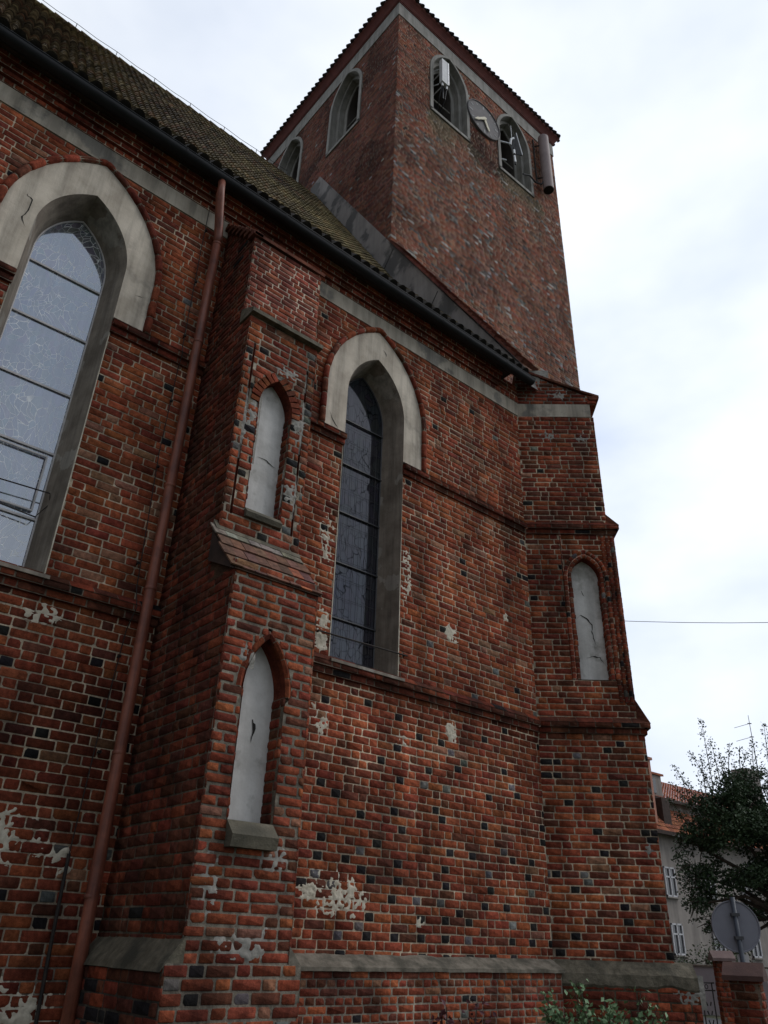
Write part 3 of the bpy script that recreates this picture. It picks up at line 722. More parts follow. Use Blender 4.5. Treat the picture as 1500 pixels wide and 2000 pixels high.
niche(butt, lambda u, z, d: (u, Y2-d, z), N2[0], N2[1], N2[2], N2[3], N2[4], .15, 'soldier', True, 32, sill_dim=(.07, .12))
sm = MB()
def addm(dst, m_):
    n = len(dst.v); dst.v += m_.v; dst.c += m_.c; dst.f += [tuple(k+n for k in f) for f in m_.f]
for i, (cx, cz, rx, rz, thr) in enumerate(((3.55, 4.0, .12, .14, .25), (3.9, 1.55, .42, .22, -.15), (4.1, 2.2, .25, .2, -.3), (3.48, 2.0, .14, .35, -.2))):
    addm(sm, smear(None, "", lambda u, z, d: (u, Y1-d, z), cx, cz, rx, rz, None, seed=60+i, thr=thr))
for i, (cx, cz, rx, rz, thr) in enumerate(((4.2, 7.2, .14, .4, -.25), (3.49, 6.9, .14, .5, -.25), (4.15, 6.2, .12, .3, -.2), (3.9, 7.9, .35, .15, -.2))):
    addm(sm, smear(None, "", lambda u, z, d: (u, Y2-d, z), cx, cz, rx, rz, None, seed=70+i, thr=thr))
sm.build_split("cement_repair_patch", M_SMEARG, butt, smooth=True)

# ------------------------------------------------ diagonal corner buttress
TH = R(42); DU = Vector((math.cos(TH), -math.sin(TH), 0)); DN = Vector((-math.sin(TH), -math.cos(TH), 0)); CN = Vector((9.95, 8, 0))
dbut = empty("diagonal_buttress", (0, 0, 0)); dbut.parent = church; dbut.location = CN-Vector(church.location)
def PD(u, z, d): v = CN+DU*u+DN*d; return (v.x, v.y, z)
db = Bricks(22)
pk_d1 = palette((2.6, 5, 3, 2.2, 0, .2, 0)); pk_d3 = palette((1.6, 4, 4.4, 3.6, 0, .3, 0))
def hdr_d(u, z, rg, k):
    p = (.42 if k % 2 else .18) if z < 4.3 else .10
    return (BLACK if rg.random() < .85 else GREYB) if rg.random() < p else None
ND = (1.02, .255, 5.52, 7.37, 7.76)
def hD(z):
    h = []
    if ND[2] < z < ND[4]+.16: w = arch_half(ND[1]+.135, ND[3], ND[4]+.145, z); h.append((ND[0]-w, ND[0]+w))
    if 5.52 < z < 8.22: h += [(.62, .645)]
    return h
def dgrime(col, u, z, rg):
    g = 1-.35*max(0, min(1, (u-1.15)*1.5+noise.noise(Vector((u*2, z*1.3, 8)))*1.2)) if z > 4.8 else 1
    return (col[0]*g, col[1]*g, col[2]*g)
E_ = .008
db.panel(CN, DU, DN, 1.42, 4.63, (0, 1.68+E_), None, .101, pk_d1, hdr_d, None, joint=.015)
db.panel(CN, DU, DN, 4.80, 8.22, (0, 1.60+E_), hD, .101, pk_d1, hdr_d, dgrime, joint=.015)
db.panel(CN, DU, DN, 8.42, 10.87, (0, 1.50+E_), None, .101, pk_d3, hdr_d, dgrime, joint=.015)
def topend(z): return (0, 1.58) if z < 11.40 else (0, max(.05, min(1.58, (12.05-z)/.0046*.01)))
db.panel(CN, DU, DN, 11.18, 12.05, topend, None, .088, pk_d3, None, None, joint=.02, mortar=(.27, .25, .22))
db.quad([PD(.62, 5.52, -.04), PD(.645, 5.52, -.04), PD(.645, 8.22, -.04), PD(.62, 8.22, -.04)], BROWN)
for (z0, z1, s_) in ((-.05, 1.42, 1.9), (1.42, 4.63, 1.68), (4.8, 8.22, 1.60), (8.42, 10.87, 1.50), (11.18, 11.40, 1.58)):
    o_ = CN+DU*s_; db.panel(o_, -DN, DU, z0, z1, (-E_, 1.15), None, .101, pk_d1, None, None)
db.panel(CN+DN*.16, DU, DN, -.05, 1.24, (-.16, 1.92), None, .108, palette((.4, 2, 4, 7, .6, .2, 0)), None, None, joint=.018, mortar=(.10, .09, .07), wave=.012)
string(db, CN, DU, DN, 0, 1.68, 4.63, -TM, 1, right=True)
string(db, CN, DU, DN, 0, 1.60, 8.22, -TM, 1, right=True)
db.mesh("brick_body", M_BRICK, dbut)
# end returns of the string courses and weathered offsets
mb = MB()
for (s0, s1, z0) in ((1.68, 1.60, 4.63), (1.60, 1.50, 8.22)):
    q = lambda u, d, z: PD(u, z, d)
    for pr, za, zb_ in ((.045, z0, z0+.088), (.095, z0+.088, z0+.17)):
        V = [q(s0, pr, za), q(s0+pr, pr, za), q(s0+pr, -1.15, za), q(s0, -1.15, za), q(s0, pr, zb_), q(s0+pr, pr, zb_), q(s0+pr, -1.15, zb_), q(s0, -1.15, zb_)]
        mb.add(V, [(0, 1, 5, 4), (1, 2, 6, 5), (4, 5, 6, 7), (0, 3, 2, 1)], BROWN)
    h = .42 if z0 < 5 else .28
    V = [q(s0+.1, .1, z0+.17), q(s0+.1, -1.15, z0+.17), q(s1, -1.15, z0+.17+h), q(s1, .0, z0+.17+h), q(s1, 0, z0+.17)]
    mb.add(V, [(0, 1, 2, 3), (0, 3, 4)], BROWN)
mb.build_split("weathered_offset", M_BRICK, dbut)
mb = MB(); mb.add([PD(-.02, 10.87, .012), PD(1.46, 10.87, .012), PD(1.46, 11.18, .012), PD(-.02, 11.18, .012), PD(1.46, 10.87, -1.1), PD(1.46, 11.18, -1.1)], [(0, 1, 2, 3), (1, 4, 5, 2)]); mb.build_split("plaster_band", M_BAND, dbut)
# sloping brick-on-tile top with a projecting lip
mb = MB(); rg = random.Random(14)
for k in range(9):
    s0, s1 = .02+k*.178, .02+(k+1)*.178+.03; za = 12.10-.46*s0; zb_ = 12.10-.46*s1
    j_ = rg.uniform(-.01, .012)
    V = [PD(s0, za-.02, .05+j_), PD(s1, zb_-.03, .05+j_), PD(s1, zb_+.035, .05+j_), PD(s0, za+.02, .05+j_), PD(s0, za-.02, -1.1), PD(s1, zb_-.03, -1.1), PD(s1, zb_+.035, -1.1), PD(s0, za+.02, -1.1)]
    mb.add(V, [(0, 1, 2, 3), (3, 2, 6, 7), (0, 4, 5, 1), (1, 5, 6, 2)], jit(BROWN, rg))
mb.box(1.45, 1.64, -1.12, .055, 11.27, 11.36, BROWN, fr=lambda u, d, z: PD(u, z, d)); mb.box(1.42, 1.60, -1.12, .035, 11.19, 11.265, DRED, fr=lambda u, d, z: PD(u, z, d))
mb.build("sloping_cap", M_BRICK, dbut)
niche(dbut, PD, ND[0], ND[1], ND[2], ND[3], ND[4], .17, 'roll', False, 33)
mb = MB(); rg = random.Random(3)
for s_ in (1.385, 1.47, 1.555):
    for k in range(30):
        z = 5.14+k*.101
        if z > 8.1: break
        mb.tube([PD(s_, z+.008, .004), PD(s_, z+.093, .004)], .032*rg.uniform(.9, 1.08), 7, jit(palette((1, 4, 4, 3, .4, .2, .3))(rg), rg))
    mb.tube([PD(s_, 5.14, .0), PD(s_, 8.2, .0)], .026, 7, (.27, .245, .21))
mb.build("corner_roll_moulding", M_BRICK, dbut)
# ragged cement offset over the plinth
mb = MB(); rings = []
for i in range(41):
    u = -.1+2.02*i/40; w = .02*noise.noise(Vector((u*3, 7, 0)))+.01*noise.noise(Vector((u*13, 7, 3)))
    rings.append([PD(u, 1.10+3*w, .13), PD(u, 1.20+2.2*w, .185+w*.4), PD(u, 1.33+w, .17), PD(u, 1.43+w*.5, .08), PD(u, 1.50+w*.3, -.01)])
mb.loft(rings, False)
mb.add([PD(1.64, 1.5, .02), PD(1.70, 1.46, .05), PD(1.86, 1.30, .16), PD(1.94, 1.16, .16), PD(1.94, 1.1, -1.1), PD(1.70, 1.46, -1.1), PD(1.86, 1.30, -1.1)], [(1, 2, 6, 5), (2, 3, 4, 6)])
mb.build("plinth_offset", M_CEMENT, dbut)
mb = MB()
PN = lambda u, z, d: PD(u, z, -.17+.004+d)
crack(mb, PN, [(.80, 6.62), (.90, 6.72), (1.0, 6.66), (1.08, 6.55), (1.07, 6.42), (1.10, 6.25), (1.09, 6.1)], .016, seed=6)
crack(mb, PN, [(.93, 5.95), (1.05, 5.98), (1.16, 5.96), (1.22, 5.84)], .016, seed=7); crack(mb, PN, [(.96, 7.18), (1.0, 7.08)], .01, seed=8)
mb.build_split("plaster_crack", M_CRACK, dbut)
mb = MB()
crack(mb, lambda u, z, d: (u, Y2+.144-d, z), [(3.72, 6.60), (3.84, 6.62), (3.92, 6.58), (4.0, 6.56)], .010, seed=9)
crack(mb, lambda u, z, d: (u, Y1+.194-d, z), [(3.82, 3.44), (3.85, 3.35), (3.83, 3.22)], .030, seed=10)
mb.build_split("plaster_crack", M_CRACK, butt)
sm = MB()
for i, (cx, cz, rx, rz, thr, o_) in enumerate(((.35, 11.85, .35, .22, .0, 0), (.85, 11.45, .3, .2, -.15, 0), (.6, 10.4, .3, .2, -.3, 0), (1.2, 10.4, .25, .2, -.25, 0), (1.55, 2.95, .1, .12, .1, 0), (1.75, 1.15, .25, .2, -.1, .16))):
    addm(sm, smear(None, "", lambda u, z, d: PD(u, z, d+o_), cx, cz, rx, rz, None, seed=80+i, thr=thr))
sm.build_split("cement_repair_patch", M_SMEARG, dbut, smooth=True)

# ------------------------------------------------ nave roof: half-round tiles
roof = empty("nave_roof", (0, 0, 0)); roof.parent = church; roof.location = Vector((3, 12, 11.6))-Vector(church.location)
prof = [(7.575, 11.625), (11.55, 16.86), (16.6, 25.36)]
def roof_at(l):
    a = Vector(prof[0])
    for i in range(2):
        p, q = Vector(prof[i]), Vector(prof[i+1]); d_ = (q-p).length
        if l <= d_ or i == 1: t = (q-p)/d_; return p+t*l, t
        l -= d_
LT = sum((Vector(prof[i+1])-Vector(prof[i])).length for i in range(2))
def tile_roof():
    rg = random.Random(77); expo = .27; sp = .205; nr = int(LT/expo); V = []; Fs = []; C = []
    x0, x1 = -3.7, 9.86; nc = int((x1-x0)/sp)
    cols = [(.15, .12, .085), (.115, .095, .07), (.18, .145, .10), (.17, .10, .07), (.085, .07, .055), (.21, .175, .12)]
    for r_ in range(nr+1):
        l0 = r_*expo; l1 = min(LT, l0+expo+.05)
        for c in range(nc):
            xc = x0+(c+.5)*sp+rg.uniform(-.006, .006); jt = rg.uniform(-.006, .006)
            t_ = noise.noise(Vector((xc*.4, l0*.35, 0)))
            base = cols[rg.randrange(6)]
            mossy = max(0, min(1, .38+t_*1.2+(xc-4.5)*.10)); k = rg.uniform(.8, 1.2)
            base = tuple((b_*(1-mossy*.45)+mossy*.45*m_)*k for b_, m_ in zip(base, (.27, .235, .10)))
            if l0 < 5.2: base = tuple(b_*.85 for b_ in base)
            n0 = len(V)
            for (l_, lift, wd) in ((l0, .036+jt, 1.0), (l1, .004, .90)):
                P_, t = roof_at(l_); nrm = Vector((-t.y, t.x))
                if r_ == 0 and l_ == l0: P_ = P_-t*.03
                for k_ in range(9):
                    a_ = -1+2*k_/8; hx = a_*sp*.5*wd
                    h = .068*math.sqrt(max(0, 1-(a_*1.3)**2)) if abs(a_) < .76 else -.015
                    q = P_+nrm*(h+lift); V.append((xc+hx, q.x, q.y))
            for k_ in range(9):              # lip at the lower end
                a_ = -1+2*k_/8; hx = a_*sp*.5
                P_, t = roof_at(l0); nrm = Vector((-t.y, t.x))
                if r_ == 0: P_ = P_-t*.03
                h = .068*math.sqrt(max(0, 1-(a_*1.3)**2)) if abs(a_) < .76 else -.015
                q = P_+nrm*(h*.2+lift*0-.015); V.append((xc+hx*.96, q.x, q.y))
            for k_ in range(8):
                Fs.append((n0+k_, n0+k_+1, n0+9+k_+1, n0+9+k_)); Fs.append((n0+18+k_, n0+18+k_+1, n0+k_+1, n0+k_))
            dk = .25 if r_ == 0 else 1
            if r_ == 0: base = (.03, .026, .022)  # first course near-black: shade under the eave tile ends painted in
            C += [base]*18+[tuple(q*dk*.6 for q in base)]*9
    return V, Fs, C
mb = MB(); mb.v, mb.f, mb.c = tile_roof(); mb.build("roof_tiles", M_TILE, roof)
mb = MB(); mb.add([(-3.7, 7.66, 11.60), (9.87, 7.66, 11.60), (9.87, 11.58, 16.80), (-3.7, 11.58, 16.80), (9.87, 16.62, 25.3), (-3.7, 16.62, 25.3), (9.87, 25.6, 11.6), (-3.7, 25.6, 11.6)], [(0, 1, 2, 3), (3, 2, 4, 5), (5, 4, 6, 7)]); mb.build("roof_boarding", M_SOFF, roof)
mb = MB(); rg = random.Random(5)
for k in range(34):
    x = -3.7+k*.4
    if x+.43 < 9.9: mb.tube([(x, 16.6, 25.36+rg.uniform(-.01, .01)), (x+.43, 16.6, 25.34+rg.uniform(-.01, .01))], [.115, .095], 10, jit((.12, .095, .055), rg))
mb.build_split("ridge_tile", M_TILE, roof)
mb = MB(); pr_ = None
for k in range(10):
    x = -2.9+k*1.28; mb.tube([(x, 16.6, 25.40), (x, 16.6, 25.72)], .012, 5)
    if pr_ is not None: mb.tube([(pr_, 16.6, 25.71), ((pr_+x)/2, 16.6, 25.67), (x, 16.6, 25.71)], .009, 5)
    pr_ = x
mb.build("lightning_wire", M_BARD, roof)
# gutter
mb = MB(); n_ = 10; GY, GZ, GR = 7.585, 11.53, .098
ringsA = []; 
for x in (-3.7, 9.97):
    ringsA.append([(x, GY-GR*math.cos(math.pi*k/n_), GZ-GR*math.sin(math.pi*k/n_)) for k in range(n_+1)])
mb.loft(ringsA, False)
mb.add(ringsA[1]+[(9.97, GY, GZ)], [tuple(range(n_+1))])
mb.tube([(-3.7, GY-GR, GZ+.003), (9.98, GY-GR, GZ+.003)], .010, 6)
for k in range(8):
    x = -2.9+k*1.72; mb.loft([[(xx, GY-(GR+.005)*math.cos(math.pi*j/n_), GZ-(GR+.005)*math.sin(math.pi*j/n_)) for j in range(n_+1)] for xx in (x, x+.03)], False)
    mb.box(x, x+.03, GY-GR, GY+GR+.05, GZ+.004, GZ+.012)
mb.build("gutter", M_GUT, roof, smooth=True)
# downpipe
dp = empty("downpipe", (0, 0, 0)); dp.parent = church; dp.location = Vector((3.11, 7.86, 0))-Vector(church.location)
mb = MB(); mb.tube([(2.90, 7.585, 11.47), (2.91, 7.585, 11.27), (2.92, 7.60, 11.16), (3.08, 7.83, 10.82), (3.115, 7.86, 10.66), (3.115, 7.86, 10.5)], [.055, .055, .064, .064, .066, .066], 14)
mb.build("swan_neck", M_PIPE, dp, smooth=True)
mb = MB(); mb.tube([(3.115, 7.86, 10.62), (3.115, 7.86, 8.6), (3.115, 7.86, 6.0), (3.12, 7.85, 1.7), (3.11, 7.85, .02)], .062, 16); mb.build("pipe_shaft", M_PIPE, dp, smooth=True)
for z in (10.5, 8.62, 6.35, 5.0, 3.2, 1.9):
    mb = MB(); mb.tube([(3.116, 7.86, z-.02), (3.116, 7.86, z-.008), (3.116, 7.86, z+.008), (3.116, 7.86, z+.02)], [.066, .0705, .0705, .066], 16); mb.box(3.10, 3.13, 7.9, 8.02, z-.012, z+.012); mb.build("pipe_collar", M_PIPE, dp, smooth=False)
# lightning conductor
lc = empty("lightning_conductor", (0, 0, 0)); lc.parent = church; lc.location = Vector((2.93, 7.95, 0))-Vector(church.location)
mb = MB(); mb.tube([(2.93, 7.94, 11.2), (2.93, 7.95, 10.4), (2.95, 7.95, 8.5), (2.94, 7.87, 8.35), (2.95, 7.95, 8.15), (2.93, 7.95, 6.8), (2.99, 7.95, 5.0), (3.0, 7.86, 4.75), (2.97, 7.95, 4.5), (2.9, 7.95, 3.3), (2.86, 7.95, 2.2)], .006, 6)
mb.build("conductor_wire", M_IRON, lc)
mb = MB(); mb.tube([(2.86, 7.95, 2.25), (2.86, 7.93, 1.55), (2.89, 7.92, .1)], .018, 8); mb.build("conduit", M_IRON, lc)
for z in (10.75, 9.7, 8.7, 7.6, 6.6, 5.3, 4.2, 3.2): 
    mb = MB(); mb.tube([(2.95, 7.93, z), (2.95, 8.0, z)], .009, 6); mb.box(2.93, 2.965, 7.93, 7.955, z-.014, z+.014); mb.build("wire_clip", M_IRON, lc)

# ------------------------------------------------ gable coping against the tower
cop = empty("gable_coping", (0, 0, 0)); cop.parent = church; cop.location = Vector((9.9, 8, 12))-Vector(church.location)
mb = MB(); XC = 9.90
poly = [(XC, 7.84, 12.12), (XC, 16.42, 26.35), (XC, 17.0, 26.2), (XC, 16.7, 25.0), (XC, 11.5, 16.6), (XC, 7.66, 11.5)]
mb.prism(poly, (.35, 0, 0)); mb.build("upstand", M_SLATE, cop)
mb = MB(); a_ = Vector((7.74, 12.06)); b_ = Vector((12.19, 19.36)); t = (b_-a_).normalized(); nn = Vector((-t.y, t.x)); rg = random.Random(2); Lc = (b_-a_).length; n_ = 34
for k in range(n_):
    p0 = a_+t*(Lc*k/n_); p1 = a_+t*(Lc*(k+1)/n_+.05); h0, h1 = .085+rg.uniform(-.008, .008), .03
    xo = XC-.07+rg.uniform(-.012, .012)
    V = [(xo, *(p0-nn*.0)), (xo, *(p1)), (xo, *(p1+nn*h1)), (xo, *(p0+nn*h0))]; V += [(v[0]+.5, v[1], v[2]) for v in V]
    mb.add(V, [(0, 1, 2, 3), (3, 2, 6, 7), (0, 3, 7, 4), (0, 4, 5, 1)], jit((.16, .055, .042), rg))
mb.build("verge_tiles", M_TILE, cop)
mb = MB()
for yy, zz in ((12.0, 18.9), (10.2, 15.9)):
    mb.tube([(XC-.004, yy, zz), (XC-.004, yy+.55, zz-.75)], .010, 5)
mb.build_split("joint_seam", M_CRACK, cop)

# ------------------------------------------------ bell tower
TX0, TX1, TY0, TY1 = 9.95, 18.70, 12.20, 21.0
ZBL, ZBT, ZE = 31.20, 31.93, 32.36
tower = empty("bell_tower", (0, 0, 0)); tower.parent = church; tower.location = Vector((14.3, 16.6, 0))-Vector(church.location)
def pk_t(rg): return rg.choice([(.30, .100, .062), (.26, .088, .056), (.23, .080, .053), (.30, .125, .078), (.165, .075, .057), (.22, .108, .078), (.19, .092, .070), (.28, .145, .105), (.13, .068, .056)])  # paler, greyer brick tones with distance haze put into the colour
def twr_grime(col, u, z, rg):
    # green algae below the openings and beside the dial
    g = noise.noise(Vector((u*.8, z*.6, 21)))
    for cx in (12.5, 16.1):
        if abs(u-cx-.2) < 1.3 and 24.6 < z < 27.2:
            k = max(0, min(1, (z-24.6)/2.2+g*1.2))*.75; col = tuple(c*(1-k)+k*m for c, m in zip(col, (.125, .12, .075)))
    if 13.4 < u < 15.3 and 26.4 < z < 28.7 and g > -.15: col = tuple(c*.45 for c in col)
    if g > .25: col = tuple(c*.72 for c in col)
    if 18.0 < z < 27:
        a = (u+z) % 1.75; c = (u-z) % 1.75
        if min(a, 1.75-a) < .085 or min(c, 1.75-c) < .06:
            q = noise.noise(Vector((u*1.1, z*1.1, 4)))
            if q > -.3 and rg.random() < .62: return rg.choice([(.19, .185, .185), (.15, .145, .145), (.36, .35, .34), (.13, .12, .12), (.10, .09, .09)])
    return col
def diaper(u, z, rg, k):
    if 18.5 < z < 27:
        a = (u*1.0+(z-19)*1.0) % 1.75; c = (u*1.0-(z-19)*1.0) % 1.75
        if min(a, 1.75-a) < .085 or min(c, 1.75-c) < .085:
            if noise.noise(Vector((u*1.3, z*1.3, 4))) > -.4: return rg.choice([(.26, .265, .27), (.40, .40, .40), (.12, .125, .13), (.08, .08, .09)])
    if rg.random() < .06: return rg.choice([(.30, .31, .32), GREYB, BLACK])
    return None
OPW = 1.0; OZ0, OZS, OZA = 27.22, 29.75, 31.33
FX = (12.50, 16.08); LY = (15.20, 19.05)
def thole(cs, sgn=1):
    def f(z):
        if not (OZ0 < z < OZA): return []
        w = arch_half(OPW, OZS, OZA, z); return [(sgn*c-w, sgn*c+w) for c in cs]
    return f
tb = Bricks(31)
tb.panel((0, TY0, 0), X_, NY, 0, 10, (11.3, TX1+.006), None, .1, pk_t, None, None, joint=.016, mortar=(.40, .355, .30))
tb.panel((0, TY0, 0), X_, NY, 10, ZBL, (TX0-.006, TX1+.006), thole(FX), .098, pk_t, diaper, twr_grime, joint=.016, mortar=(.38, .31, .245), bond="monk", S=.26, H=.125)
def lpick(rg): return rg.choice([(.19, .070, .048), (.16, .058, .042), (.13, .052, .040), (.21, .092, .064), (.11, .05, .04), (.18, .082, .062)])  # left face's weaker light put into darker brick tones
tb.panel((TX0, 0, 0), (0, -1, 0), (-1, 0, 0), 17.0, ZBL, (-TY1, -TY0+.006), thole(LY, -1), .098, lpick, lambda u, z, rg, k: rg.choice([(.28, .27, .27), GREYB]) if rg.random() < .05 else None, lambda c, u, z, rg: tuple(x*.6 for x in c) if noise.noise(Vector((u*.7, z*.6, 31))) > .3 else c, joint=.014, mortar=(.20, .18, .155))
tb.quad([(TX1, TY0, 0), (TX1, TY1, 0), (TX1, TY1, ZBL), (TX1, TY0, ZBL)], RED); tb.quad([(TX0, TY1, 0), (TX1, TY1, 0), (TX1, TY1, ZBL), (TX0, TY1, ZBL)], RED)
tb.mesh("brick_shaft", M_BRICKT, tower)
mb = MB()
mb.box(TX0+1.1, TX1-1.1, TY0+1.1, TY1-1.1, 26.0, 32.3); mb.box(TX0+.1, TX1-.1, TY0+.1, TY1-.1, 26.0, 27.0); mb.build("belfry_core", M_DARK, tower)  # near-black box stands for the unlit hollow inside the belfry
def sweep_square(mb, prof_, col=(.5, .5, .5)):
    rings = [[(TX0-o, TY0-o, z), (TX1+o, TY0-o, z), (TX1+o, TY1+o, z), (TX0-o, TY1+o, z)] for o, z in prof_]
    mb.loft(rings, True, col)
mb = MB(); sweep_square(mb, [(0, ZBL), (.035, ZBL), (.035, ZBT), (0, ZBT)]); mb.build_split("plaster_band", M_TOWERPL, tower)
mb = MB(); sweep_square(mb, [(.0, ZBT), (.06, ZBT), (.06, ZBT+.05), (.085, ZBT+.06), (.085, ZBT+.10), (.10, ZBT+.12), (.12, ZBT+.18), (.16, ZBT+.26), (.21, ZBT+.34), (.28, ZBT+.41), (.28, ZE+.03), (0, ZE+.04)]); mb.build("cove_cornice", M_CORN, tower)
mb = MB(); rg = random.Random(6)
apex = Vector(((TX0+TX1)/2, (TY0+TY1)/2, 41.0)); ov = .30
cor = [(TX0-ov, TY0-ov, ZE+.05), (TX1+ov, TY0-ov, ZE+.05), (TX1+ov, TY1+ov, ZE+.05), (TX0-ov, TY1+ov, ZE+.05)]
mb.add(cor+[tuple(apex)], [(0, 1, 4), (1, 2, 4), (2, 3, 4), (3, 0, 4), (3, 2, 1, 0)], (.05, .035, .03))
for i in range(4):
    a_, c_ = Vector(cor[i]), Vector(cor[(i+1) % 4]); n_ = 36; inw = ((a_+c_)/2-Vector((apex.x, apex.y, a_.z))); inw.z = 0; inw.normalize()
    up_ = (apex-(a_+c_)/2).normalized()
    for k in range(n_):
        p = a_.lerp(c_, (k+.5)/n_)
        for q in range(6):
            st = p+up_*(q*.36)+Vector((0, 0, .04)); 
            cc = Vector((0, 0, 0)); lim = (st-p).length
            e = st+up_*.40
            if q and (k < q*1.3 or k > n_-1-q*1.3): continue
            mb.tube([st-up_*(.10 if q == 0 else 0), e], [.072, .066], 8, jit((.045, .035, .035), rg))
mb.build("pyramid_roof", M_TILE, tower)
# belfry openings
def belfry(P, seed):
    g = empty("belfry_window", (0, 0, 0)); g.parent = tower; g.location = Vector(P(0, OZ0, 0))-worldloc(tower)
    st = [(OPW, .0, 0), (OPW, .045, 0), (.86, .045, .10), (.86, -.22, .10), (.70, -.22, .24), (.70, -.24, .24), (.70, -.46, .24), (.54, -.46, .38), (.54, -.50, .38)]
    mb = MB(); rings = []
    for w, d, dz in st: rings.append([P(u, z, d) for u, z in arch_pts(w, OZ0+(.12 if d < .04 or w < OPW else 0), OZS, OZA-dz, 14)])
    mb.loft(rings, False); 
    mb.add([P(-OPW, OZ0, .045), P(OPW, OZ0, .045), P(OPW, OZ0+.13, .045), P(-OPW, OZ0+.13, .045), P(OPW, OZ0+.17, -1.2), P(-OPW, OZ0+.17, -1.2), P(-OPW, OZ0, 0), P(OPW, OZ0, 0)], [(0, 1, 2, 3), (3, 2, 4, 5), (6, 7, 1, 0)])
    mb.build("stepped_surround", M_TOWERPL, g)
    mb = MB(); mb.loft([[P(u, z, d) for u, z in arch_pts(.54, OZ0+.12, OZS, OZA-.38, 14)] for d in (-.50, -1.15)], False)
    mb.build("inner_jamb", M_JAMB, g)
    mb = MB()
    for z in (28.25, 29.1): mb.tube([P(-.6, z, -.55), P(.6, z+.0, -.55)], .03, 6)
    mb.build_split("louvre_bar", M_TOWERPL, g)
    return g
for i, cx in enumerate(FX): belfry(lambda u, z, d, cx=cx: (cx+u, TY0-d, z), i)
for i, cy in enumerate(LY): belfry(lambda u, z, d, cy=cy: (TX0-d, cy-u, z), 5+i)

# ================================================================= things on the tower
ck = empty("tower_clock", (14.27, TY0, 29.25), "round grey weathered clock dial with cream hands between the two belfry openings", "clock")
mb = MB(); n_ = 40
ring = lambda r_, y: [(14.27+r_*math.cos(2*math.pi*k/n_), y, 29.25+r_*math.sin(2*math.pi*k/n_)) for k in range(n_)]
mb.loft([ring(.90, TY0+.02), ring(.90, TY0-.10), ring(.865, TY0-.11), ring(.85, TY0-.075), ring(.001, TY0-.075)]); mb.build("dial", M_DIAL, ck)
mb = MB()
for h in range(12):
    a_ = R(30*h); dx, dz = math.sin(a_), math.cos(a_); r0, r1 = (.60, .80) if h % 3 == 0 else (.66, .78); w = .03 if h % 3 else .045
    px, pz = dz, -dx
    mb.add([(14.27+dx*r0+px*w, TY0-.083, 29.25+dz*r0+pz*w), (14.27+dx*r0-px*w, TY0-.083, 29.25+dz*r0-pz*w), (14.27+dx*r1-px*w, TY0-.083, 29.25+dz*r1-pz*w), (14.27+dx*r1+px*w, TY0-.083, 29.25+dz*r1+pz*w)], [(0, 1, 2, 3)])
mb.build_split("hour_mark", M_NUM, ck)
def hand(name, dx, dz, ln, w, y):
    l = math.hypot(dx, dz); dx, dz = dx/l, dz/l; px, pz = dz, -dx; mb = MB(); V = []
    for t, ww in ((-.1, .6), (0, 1.3), (.55, .9), (.7, 1.2), (1.0, .35)):
        for s_ in (1, -1): V.append((14.27+dx*ln*t+px*w*ww*s_, y, 29.25+dz*ln*t+pz*w*ww*s_))
    n = len(V); V += [(v[0], v[1]-.03, v[2]) for v in V]
    Fs = []
    for k in range(4): Fs += [(2*k, 2*k+1, 2*k+3, 2*k+2), (n+2*k, n+2*k+2, n+2*k+3, n+2*k+1), (2*k, 2*k+2, n+2*k+2, n+2*k), (2*k+1, n+2*k+1, n+2*k+3, 2*k+3)]
    mb.add(V, Fs); mb.build(name, M_HAND, ck)
hand("minute_hand", -.66, -.63, .80, .05, TY0-.13); hand("hour_hand", .24, -.57, .60, .055, TY0-.10)

pa = empty("panel_antenna", (12.03, 12.03, 28.9), "flat grey box antenna hanging in the belfry opening nearest the tower corner", "antenna")
mb = MB(); mb.box(11.87, 12.20, 11.93, 12.08, 28.95, 30.32)
mb.build("antenna_box", M_ANT, pa)
mb = MB(); mb.box(12.165, 12.205, 11.915, 11.929, 28.97, 30.3); mb.build("reflective_edge", M_STEEL, pa)
mb = MB()
for x in (11.93, 12.14): mb.tube([(x, 12.0, 28.96), (x, 12.0, 28.76)], .035, 8)
mb.build_split("cable_connector", M_STEEL, pa)
mb = MB(); mb.tube([(11.93, 12.0, 28.8), (11.97, 12.2, 28.4), (12.3, 12.7, 28.2)], .018, 6); mb.tube([(12.14, 12.0, 28.8), (12.16, 12.1, 28.3), (12.35, 12.7, 28.0)], .018, 6); mb.tube([(12.04, 12.08, 28.2), (12.04, 12.08, 30.0)], .03, 8); mb.build_split("feeder_cable", M_GUT, pa)
mb = MB()
for z in (29.0, 29.9): mb.tube([(11.9, 12.14, z), (11.55, 12.75, z)], .02, 6); mb.tube([(12.04, 12.10, z), (12.04, 12.75, z)], .02, 6)
mb.build_split("mounting_arm", M_STEEL, pa)

